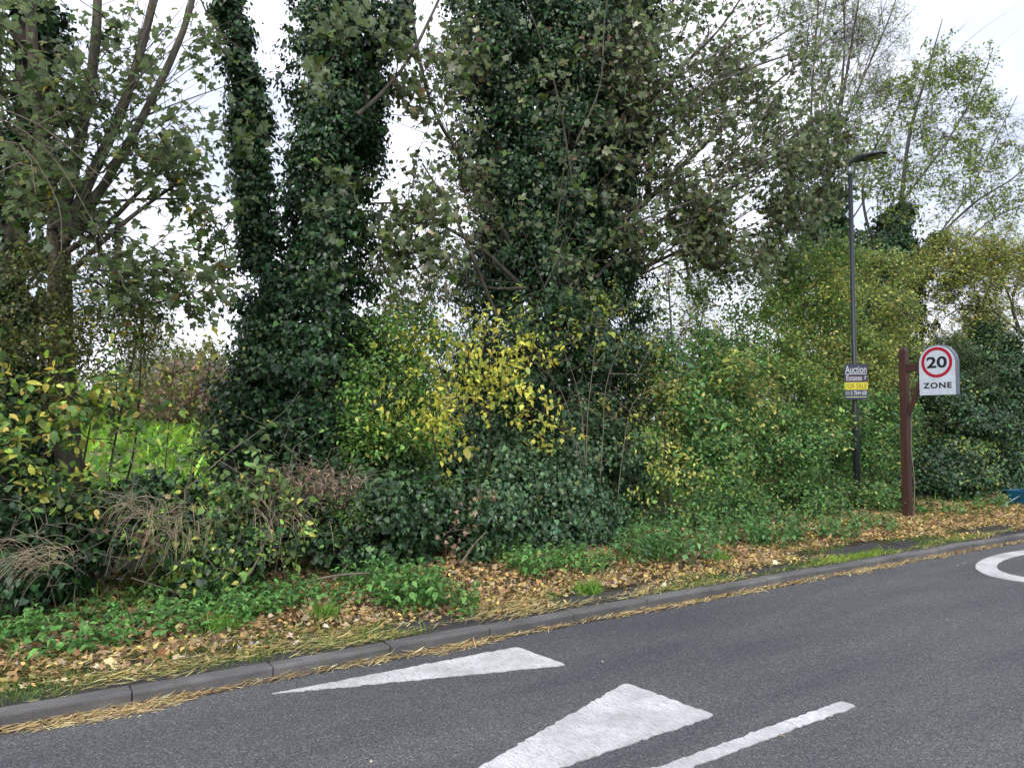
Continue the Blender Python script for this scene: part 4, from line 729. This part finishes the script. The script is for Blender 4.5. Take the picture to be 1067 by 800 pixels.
for px, Y, h, lab, sp in [(150, 40, 8.5, 'small sparse tree standing at the back of the field above the gap', 40), (700, 24, 6.8, 'pale yellow leaved tree behind the left end of the hedge', 46), (770, 42, 8, 'misty bare tree far behind the hedge', 50)]:
    c = (px - CX) / F * Y; k = F / Y; gy = 440 + CAMZ * k; tY = (N @ (np.array([c, Y, 0]) - A0))
    L = [px_line([(px, gy), (px + 2, gy - h * .45 * k), (px - 4, gy - h * .95 * k)], tY, .08, .02, .4), px_line([(px + 1, gy - h * .35 * k), (px + sp * .5, gy - h * .6 * k), (px + sp * .8, gy - h * .85 * k)], tY, .06, .02, .4), px_line([(px + 1, gy - h * .3 * k), (px - sp * .5, gy - h * .55 * k), (px - sp * .8, gy - h * .8 * k)], tY, .06, .02, .4)]
    tree('field_tree', lab, 'tree', L, [(px, gy - h * .62 * k, sp, h * .4 * k, tY, 1.5, 260)], 'small', [((.2, .24, .07), 3), ((.35, .32, .1), 2), ((.14, .17, .06), 3)], .12, per=9, ln=.6, mat='leaf', bark='ashbark', tip=.008, bare=.25, bf=.2)
# distant house
Y = 95.; hx = (183 - CX) / F * Y; mb = lambda: MB(); X1, Y1, Z1 = np.eye(3)
M['brick'] = plain('red brick', (.3, .15, .1), .85); M['tile'] = plain('grey roof tile', (.16, .14, .14), .8); M['white'] = plain('white render', (.5, .5, .48), .7); M['glassd'] = plain('window glass', (.03, .035, .04), .1, bmp=0)
HZ = 1.4
hs = empty('house', (hx, Y, HZ), 'distant brick house with grey gable roof glimpsed through the left gap', 'house')
b = MB(); b.box((hx, Y, 2.7 + HZ), X1, Y1, Z1, 5, 3.5, 2.7); b.build('wall', M['brick'], hs)
b = MB(); b.prism([(-3.9, 5.3), (3.9, 5.3), (0, 8.4)], (hx - 5.3, Y, HZ), Y1, Z1, X1 * 10.6); rf = b.build('roof', M['tile'], hs); b = MB(); b.box((hx + 3, Y, 8.4 + HZ), X1, Y1, Z1, .4, .4, .9); b.build('chimney', M['brick'], rf)
for dx in (-3, 0, 3): 
    b = MB(); b.box((hx + dx, Y - 3.53, 4.0 + HZ), X1, Y1, Z1, .7, .05, .6); w = b.build('window', M['white'], hs); b = MB(); b.box((hx + dx, Y - 3.6, 4.0 + HZ), X1, Y1, Z1, .58, .03, .48); b.build('pane', M['glassd'], w)
# ================================================================== SIGNS AND LAMP POST
Z = np.array([0, 0, 1.]); V = -N                                   # V points to the road
def timber():
    m, nt, p, _ = newmat('brown stained timber'); n = nz(nt, 26, 5, .65, stretch=(1, 1, .08)); n2 = nz(nt, 30, 3, .7)
    c = ramp(nt, n, [(.3, (.025, .01, .007)), (.7, (.07, .024, .016))]); c = mixc(nt, ramp(nt, n2, [(.68, (0, 0, 0)), (.74, (.8, .8, .8))]), c, (.3, .22, .15))
    nt.links.new(c, p.inputs['Base Color']); p.inputs['Roughness'].default_value = .6; bump(nt, p, n, .5, .005); return m
M['timber'] = timber(); M['dgrey'] = plain('dark grey painted steel', (.014, .019, .024), .45, bmp=.05); M['casing'] = plain('grey sign casing', (.1, .12, .15), .5, bmp=.05)
M['signwhite'] = plain('sign white', (.5, .55, .64), .4, var=.1, nscale=9, bmp=0); M['red'] = plain('sign red', (.36, .008, .03), .4, var=.05, bmp=0); M['black'] = plain('sign black', (.012, .013, .018), .4, bmp=0)
M['steel'] = plain('galvanised steel', (.32, .34, .36), .4, .6, bmp=.05)
def text(body, size, loc, xax, zax, mat, parent, name, width=None, bold=.0, spacing=1.0, font=None):
    cu = bpy.data.curves.new(name, 'FONT'); cu.body = body; cu.size = size; cu.align_x = 'CENTER'; cu.align_y = 'CENTER'; cu.extrude = .0012; cu.offset = bold; cu.space_character = spacing
    o = bpy.data.objects.new(name, cu); C.objects.link(o); dg = bpy.context.evaluated_depsgraph_get(); me = bpy.data.meshes.new_from_object(o.evaluated_get(dg)); C.objects.unlink(o); bpy.data.objects.remove(o)
    v = np.zeros(len(me.vertices) * 3, np.float32); me.vertices.foreach_get('co', v); v = v.reshape(-1, 3); cx = (v[:, 0].max() + v[:, 0].min()) / 2; cy = (v[:, 1].max() + v[:, 1].min()) / 2
    sx = (width / (v[:, 0].max() - v[:, 0].min())) if width else 1; sy = size * .73 / (v[:, 1].max() - v[:, 1].min()) if width else 1
    x, y, z = (v[:, 0] - cx) * sx, (v[:, 1] - cy) * sy, v[:, 2]; nv = np.cross(xax, zax); W = np.array(loc) + x[:, None] * xax + y[:, None] * zax + z[:, None] * nv
    me.vertices.foreach_set('co', W.astype(np.float32).ravel()); me.materials.clear(); me.update(); return put(name, me, mat, parent)
# wooden gateway post with 20 zone sign: faces the traffic coming along the kerb (-U)
g = PG(946, 541, .12); s0, t0 = ST(g); P0 = K(s0, t0, 0); k = g[1]; HP = CAMZ + (440 - 362) / F * k
sg = empty('speed_zone_sign', tuple(P0), 'white rounded 20 zone sign hung on a brown wooden post by the verge', 'sign')
b = MB(); h = .064; b.box((P0[0], P0[1], HP / 2 - .03), U, V, Z, h, h, HP / 2 - .03 + .0)
top = [P0 + U * x * h + V * y * h + Z * (HP - .06) for x, y in ((-1, -1), (1, -1), (1, 1), (-1, 1))]; tp2 = [P0 + U * x * h * .55 + V * y * h * .55 + Z * HP for x, y in ((-1, -1), (1, -1), (1, 1), (-1, 1))]
b.add(top + tp2, [(0, 1, 5, 4), (1, 2, 6, 5), (2, 3, 7, 6), (3, 0, 4, 7), (4, 5, 6, 7)]); b.build('post', M['timber'], sg, .006)
sw = .305; off = h + .25 + sw                                     # board centre offset toward the road
zc = lambda y: CAMZ - (y - 440) / F * (k - .83 * off)
zb, zcirc = zc(411.5), zc(377.5); R = sw; zt = zcirc + .285
prof = [(-sw, zb), (sw, zb)] + [(R * math.cos(a), zcirc - .02 + (zt - zcirc + .02) * math.sin(a)) for a in np.linspace(0, PI, 25)]
base = P0 + V * off
def outline(sc): return [(x * sc, zb + (y - zb) * (1 + (sc - 1) * .7) - (sc - 1) * .05) for x, y in prof]
b = MB(); b.prism(outline(1.03), base + U * .0, V, Z, -U * .07 * -1); b2 = MB()
o2d = outline(1.04)
b = MB(); b.prism(o2d, base + U * .04, V, Z, -U * .115); b.build('casing', M['casing'], sg, .004)
xr = V; b = MB(); b.prism(outline(1.0), base - U * .0745, V, Z, -U * .006); b.build('face', M['signwhite'], sg)
cc = base + Z * zcirc - U * .0825; ring = MB(); n = 48; ro, ri = .262, .212
vs = [cc + V * r * math.cos(a) + Z * r * math.sin(a) - U * d for d in (0, .003) for r in (ro, ri) for a in np.arange(n) * 2 * PI / n]
ring.add(vs, [q for i in range(n) for j in [(i + 1) % n] for q in ((2 * n + i, 3 * n + i, 3 * n + j, 2 * n + j), (i, 2 * n + i, 2 * n + j, j), (3 * n + i, n + i, n + j, 3 * n + j))]); ring.build('red_ring', M['red'], sg)
text('20', .27, cc - U * .0, V, Z, M['black'], sg, 'number', width=.345, bold=.007)
text('ZONE', .135, base + Z * zc(401.5) - U * .0825, V, Z, M['black'], sg, 'lettering', width=.48, bold=.004, spacing=1.15)
za = zc(381.5); a0, a1 = P0 + V * h + Z * za, base - V * (sw - .03) + Z * za
b = MB(); c = (a0 + a1) / 2; b.box(c, V, U, Z, np.linalg.norm(a1 - a0) / 2, .035, .07); b.build('arm', M['timber'], sg, .004)
zl = CAMZ - (432 - 440) / F * k; b = MB(); q0 = P0 + V * (h - .005) + Z * zl; q1 = base - V * (sw - .02) + Z * (za - .12); d = nrmz(q1 - q0); b.box((q0 + q1) / 2, d, U, np.cross(d, U), np.linalg.norm(q1 - q0) / 2, .03, .035); b.build('brace', M['timber'], sg, .004)
b = MB(); c = P0 + V * (h + .03) + U * .02; P, Rr = spline([c + Z * .1, c + Z * .8 + V * .03, c + Z * 1.4 - V * .01, c + Z * 2.1 + V * .02, c + Z * 2.4 - V * .02], [.009, .009, .008, .007, .005], .1); b.tube(P, Rr, 6); tag(b.build('climbing_stem', M['paletwig'], smooth=True), 'thin pale dead stem standing against the right of the wooden sign post', 'stem')
# lamp post
L0 = PT(893, 500, 2.75); L0[2] = 0; k = L0[1]; zt = CAMZ + (440 - 172) / F * k
lp = empty('street_lamp', tuple(L0), 'dark grey street lamp column with a flat lantern rising from the hedge', 'street lamp')
mb = MB(); zj = CAMZ + (440 - 424) / F * k; mb.tube([L0, L0 + Z * zj, L0 + Z * (zj + .06), L0 + Z * zt], [.06, .06, .044, .042], 16); mb.build('column', M['dgrey'], lp, smooth=True)
mb = MB(); mb.tube([L0 + Z * (zt - .12), L0 + Z * (zt + .02)], [.056, .056], 14); mb.build('collar', M['steel'], lp, smooth=True)
top = L0 + Z * (zt + .02); mb = MB(); mb.tube([top - Z * .02, top + Z * .05, top + Z * .1 + V * .02, top + Z * .11 + V * .14], [.03, .03, .03, .028], 12); mb.build('bracket', M['dgrey'], lp, smooth=True)
ax = nrmz(V + Z * -.05); up = np.cross(U, ax); up = up if up[2] > 0 else -up; hc = top + Z * .12 + V * .1; mb = MB()
sec = [(0, .05, .05, .045), (.12, .09, .06, .045), (.3, .14, .055, .035), (.55, .14, .035, .02), (.68, .1, .02, .012), (.74, .04, .01, .006)]; VV = []
for x, w, u, dn in [(q_[0] * .84, *q_[1:]) for q_ in sec]: VV += [hc + ax * x + U * w * a + up * b_ for a, b_ in ((-1, -dn), (-.95, u * .3), (-.5, u), (.5, u), (.95, u * .3), (1, -dn))]
Fq = [(i * 6 + j, i * 6 + (j + 1) % 6, (i + 1) * 6 + (j + 1) % 6, (i + 1) * 6 + j) for i in range(len(sec) - 1) for j in range(6)] + [tuple(range(6))[::-1], tuple(range((len(sec) - 1) * 6, len(sec) * 6))]
mb.add(VV, Fq); hd = mb.build('lantern', M['dgrey'], lp, .004); mb = MB(); mb.box(hc + ax * .4 - up * .038, ax, U, up, .17, .1, .008); mb.build('lens', M['glassd'], hd)
# estate board strapped to the lamp post
Dv = nrmz(CAM * [1, 1, 0] - L0 * [1, 1, 0]); a = math.radians(6); Dv = np.array([Dv[0] * math.cos(a) - Dv[1] * math.sin(a), Dv[0] * math.sin(a) + Dv[1] * math.cos(a), 0]); Xb = np.cross(Z, Dv)
kk = k - .08; sc = kk / F; zc2 = CAMZ - (397.7 - 440) / F * kk; BW, BH = .5 * 22.5 * sc, .5 * 37 * sc; ctr = np.array([L0[0], L0[1], 0]) + Dv * .085 + Xb * .01 + Z * zc2
M['navy'] = plain('navy board', (.025, .032, .065), .45, var=.08, bmp=0); M['bpur'] = plain('dark purple band', (.045, .03, .05), .45, bmp=0); M['byel'] = plain('yellow band', (.6, .52, .03), .45, var=.04, bmp=0)
M['bwhite'] = plain('white lettering', (.55, .57, .62), .5, var=.03, bmp=0); M['olive'] = plain('olive lettering', (.2, .18, .02), .5, bmp=0); M['lime'] = plain('pale green line', (.4, .45, .25), .5, bmp=0)
bd = empty('estate_agent_board', tuple(ctr), 'small navy and yellow for sale board strapped to the lamp post', 'sign')
def panel(nm, y0, y1, mat, d=.0):
    b = MB(); b.box(ctr + Z * ((y0 + y1) / 2 * BH) + Dv * d, Xb, Dv, Z, BW, .006, (y1 - y0) / 2 * BH); return b.build(nm, M[mat], bd)
def line(nm, y, hgt, mat, w=.92): b = MB(); b.box(ctr + Z * y * BH + Dv * .0095, Xb, Dv, Z, BW * w, .002, hgt * BH); b.build(nm, M[mat], bd)
panel('backing', -1, 1, 'navy'); 
for nm, y, hgt, mat in (('purple_band', .22, .2, 'bpur'), ('yellow_band', -.24, .21, 'byel')): 
    b = MB(); b.box(ctr + Z * y * BH + Dv * .008, Xb, Dv, Z, BW * 1.0, .003, hgt * BH); b.build(nm, M[mat], bd)
line('line', .44, .018, 'bwhite'); line('line', -.86, .025, 'lime')
def serif(body, y, hgt, w, mat, nm, dx=0): text(body, hgt, ctr + Z * y * BH + Dv * .0125 + Xb * dx, Xb, Z, M[mat], bd, nm, width=w * 2 * BW, bold=.0004)
serif('Auction', .7, .42 * BH / .73, .9, 'bwhite', 'lettering'); serif('Estates', .22, .3 * BH / .73, .66, 'bwhite', 'lettering', -.03); serif('FOR SALE', -.24, .27 * BH / .73, .9, 'olive', 'lettering'); serif('0115 7844 600', -.63, .24 * BH / .73, .9, 'bwhite', 'telephone_number')
b = MB(); q = ctr + Xb * BW * .8 + Z * .22 * BH + Dv * .0125; d = nrmz(Xb * .45 + Z); b.box(q, d, Dv, np.cross(d, Dv), .035, .0015, .006); b.box(q + d * .03 - Xb * .012, Xb, Dv, Z, .016, .0015, .005); b.build('arrow', M['bwhite'], bd)
for y in (.6, -.6): b = MB(); c = np.array([L0[0], L0[1], zc2 + y * BH]); b.tube([c - Z * .01, c + Z * .01], [.062, .062], 14); b.box(c + Dv * .066, Xb, Dv, Z, .02, .012, .01); b.build('strap', M['steel'], bd)
# blue box and stick at the right edge
M['blue'] = plain('blue plastic', (.004, .065, .12), .4, var=.1, bmp=0)
g = K(*ST(PG(1066, 533, .15)), .16); s0, t0 = ST(g); g = K(s0 + 1.05, t0 + .5, float(gz(s0, t0)) + .0)
bx = empty('recycling_box', tuple(g), 'blue plastic box half hidden by weeds at the right edge', 'box'); b = MB()
A = [(-.28, -.2), (.28, -.2), (.28, .2), (-.28, .2)]; lo = [g + U * x * .82 + N * y * .82 for x, y in A]; hi = [g + U * x + N * y + Z * .34 for x, y in A]; lo2 = [g + U * x * .76 + N * y * .76 + Z * .02 for x, y in A]; hi2 = [g + U * x * .94 + N * y * .92 + Z * .34 for x, y in A]
b.add(lo + hi + lo2 + hi2, [(3, 2, 1, 0)] + [(i, (i + 1) % 4, 4 + (i + 1) % 4, 4 + i) for i in range(4)] + [(4 + i, 4 + (i + 1) % 4, 12 + (i + 1) % 4, 12 + i) for i in range(4)] + [(12 + i, 12 + (i + 1) % 4, 8 + (i + 1) % 4, 8 + i) for i in range(4)] + [(8, 9, 10, 11)]); b.build('body', M['blue'], bx, .008)
b = MB()
for c, ax_, ln_ in ((-.2, U, .3), (.2, U, .3)): b.box(g + N * c * 1.08 + Z * .335, ax_, N, Z, ln_, .02, .014)
b.build('rim', M['blue'], bx, .004)
b = MB(); q = PT(1042, 528, t0 + .1); r_ = PT(1080, 511, t0 + .15); b.tube([q, (q + r_) / 2 + Z * .04, r_], [.012, .012, .012], 7); tag(b.build('fallen_pole', M['steel'], smooth=True), 'thin grey pole leaning over the blue box', 'pole')
# ================================================================== LIGHT, SKY, CAMERA
sc = bpy.context.scene; w = bpy.data.worlds.new('World'); sc.world = w; w.use_nodes = True; nt = w.node_tree; nt.nodes.clear()
SEL, SAZ = math.radians(36), math.radians(205)                      # sun height; compass angle of the sun seen from above
out = nt.nodes.new('ShaderNodeOutputWorld'); bg = nt.nodes.new('ShaderNodeBackground'); nt.links.new(bg.outputs[0], out.inputs[0]); bg.inputs[1].default_value = .1
sky = nt.nodes.new('ShaderNodeTexSky'); sky.sky_type = 'NISHITA'; sky.sun_disc = False; sky.sun_elevation = SEL; sky.sun_rotation = SAZ
tc = nt.nodes.new('ShaderNodeTexCoord'); mp = nt.nodes.new('ShaderNodeMapping'); mp.inputs['Scale'].default_value = (1, 1, 2.5); nt.links.new(tc.outputs['Generated'], mp.inputs[0])
n = nd(nt, 'ShaderNodeTexNoise', Scale=2.2, Detail=6.0, Roughness=.55); nt.links.new(mp.outputs[0], n.inputs['Vector'])
sp_ = nt.nodes.new('ShaderNodeSeparateXYZ'); nt.links.new(tc.outputs['Generated'], sp_.inputs[0])
grad = ramp(nt, sp_.outputs[2], [(0, (1.02, 1.03, 1.05)), (.35, (1.2, 1.22, 1.25)), (1, (1.75, 1.75, 1.75))])
m1 = mixc(nt, 1.0, grad, ramp(nt, n.outputs[0], [(.42, (5.9, 6.3, 7.3)), (.7, (11.4, 11.5, 11.7))]), 'MULTIPLY')
nt.links.new(mixc(nt, ramp(nt, n.outputs[0], [(.3, (.82, .82, .82)), (.5, (.97, .97, .97))]), sky.outputs[0], m1), bg.inputs[0])
l = bpy.data.lights.new('sun', 'SUN'); l.energy = 1.5; l.angle = math.radians(20); l.color = (1, .96, .9); lo_ = bpy.data.objects.new('sun', l); C.objects.link(lo_)
from mathutils import Vector
sd = Vector((math.sin(SAZ) * math.cos(SEL), math.cos(SAZ) * math.cos(SEL), math.sin(SEL))); lo_.rotation_euler = sd.to_track_quat('Z', 'Y').to_euler(); lo_.location = (0, -5, 12)
cam = bpy.data.cameras.new('camera'); cam.sensor_width = 36; cam.lens = F / 1067 * 36; cam.clip_end = 1500; cam.clip_start = .05
co = bpy.data.objects.new('camera', cam); C.objects.link(co); co.location = tuple(CAM); co.rotation_euler = (PI / 2 + PITCH, 0, 0); sc.camera = co
sc.view_settings.view_transform = 'Standard'; sc.view_settings.look = 'None'; sc.view_settings.gamma = 1; sc.view_settings.exposure = .52
sc.cycles.max_bounces = 6; sc.cycles.diffuse_bounces = 4; sc.cycles.glossy_bounces = 2; sc.cycles.transmission_bounces = 3; sc.cycles.use_denoising = True
sc.cycles.use_adaptive_sampling = True; sc.cycles.adaptive_threshold = .02
print('TRIS', sum(len(m.polygons) for m in bpy.data.meshes))
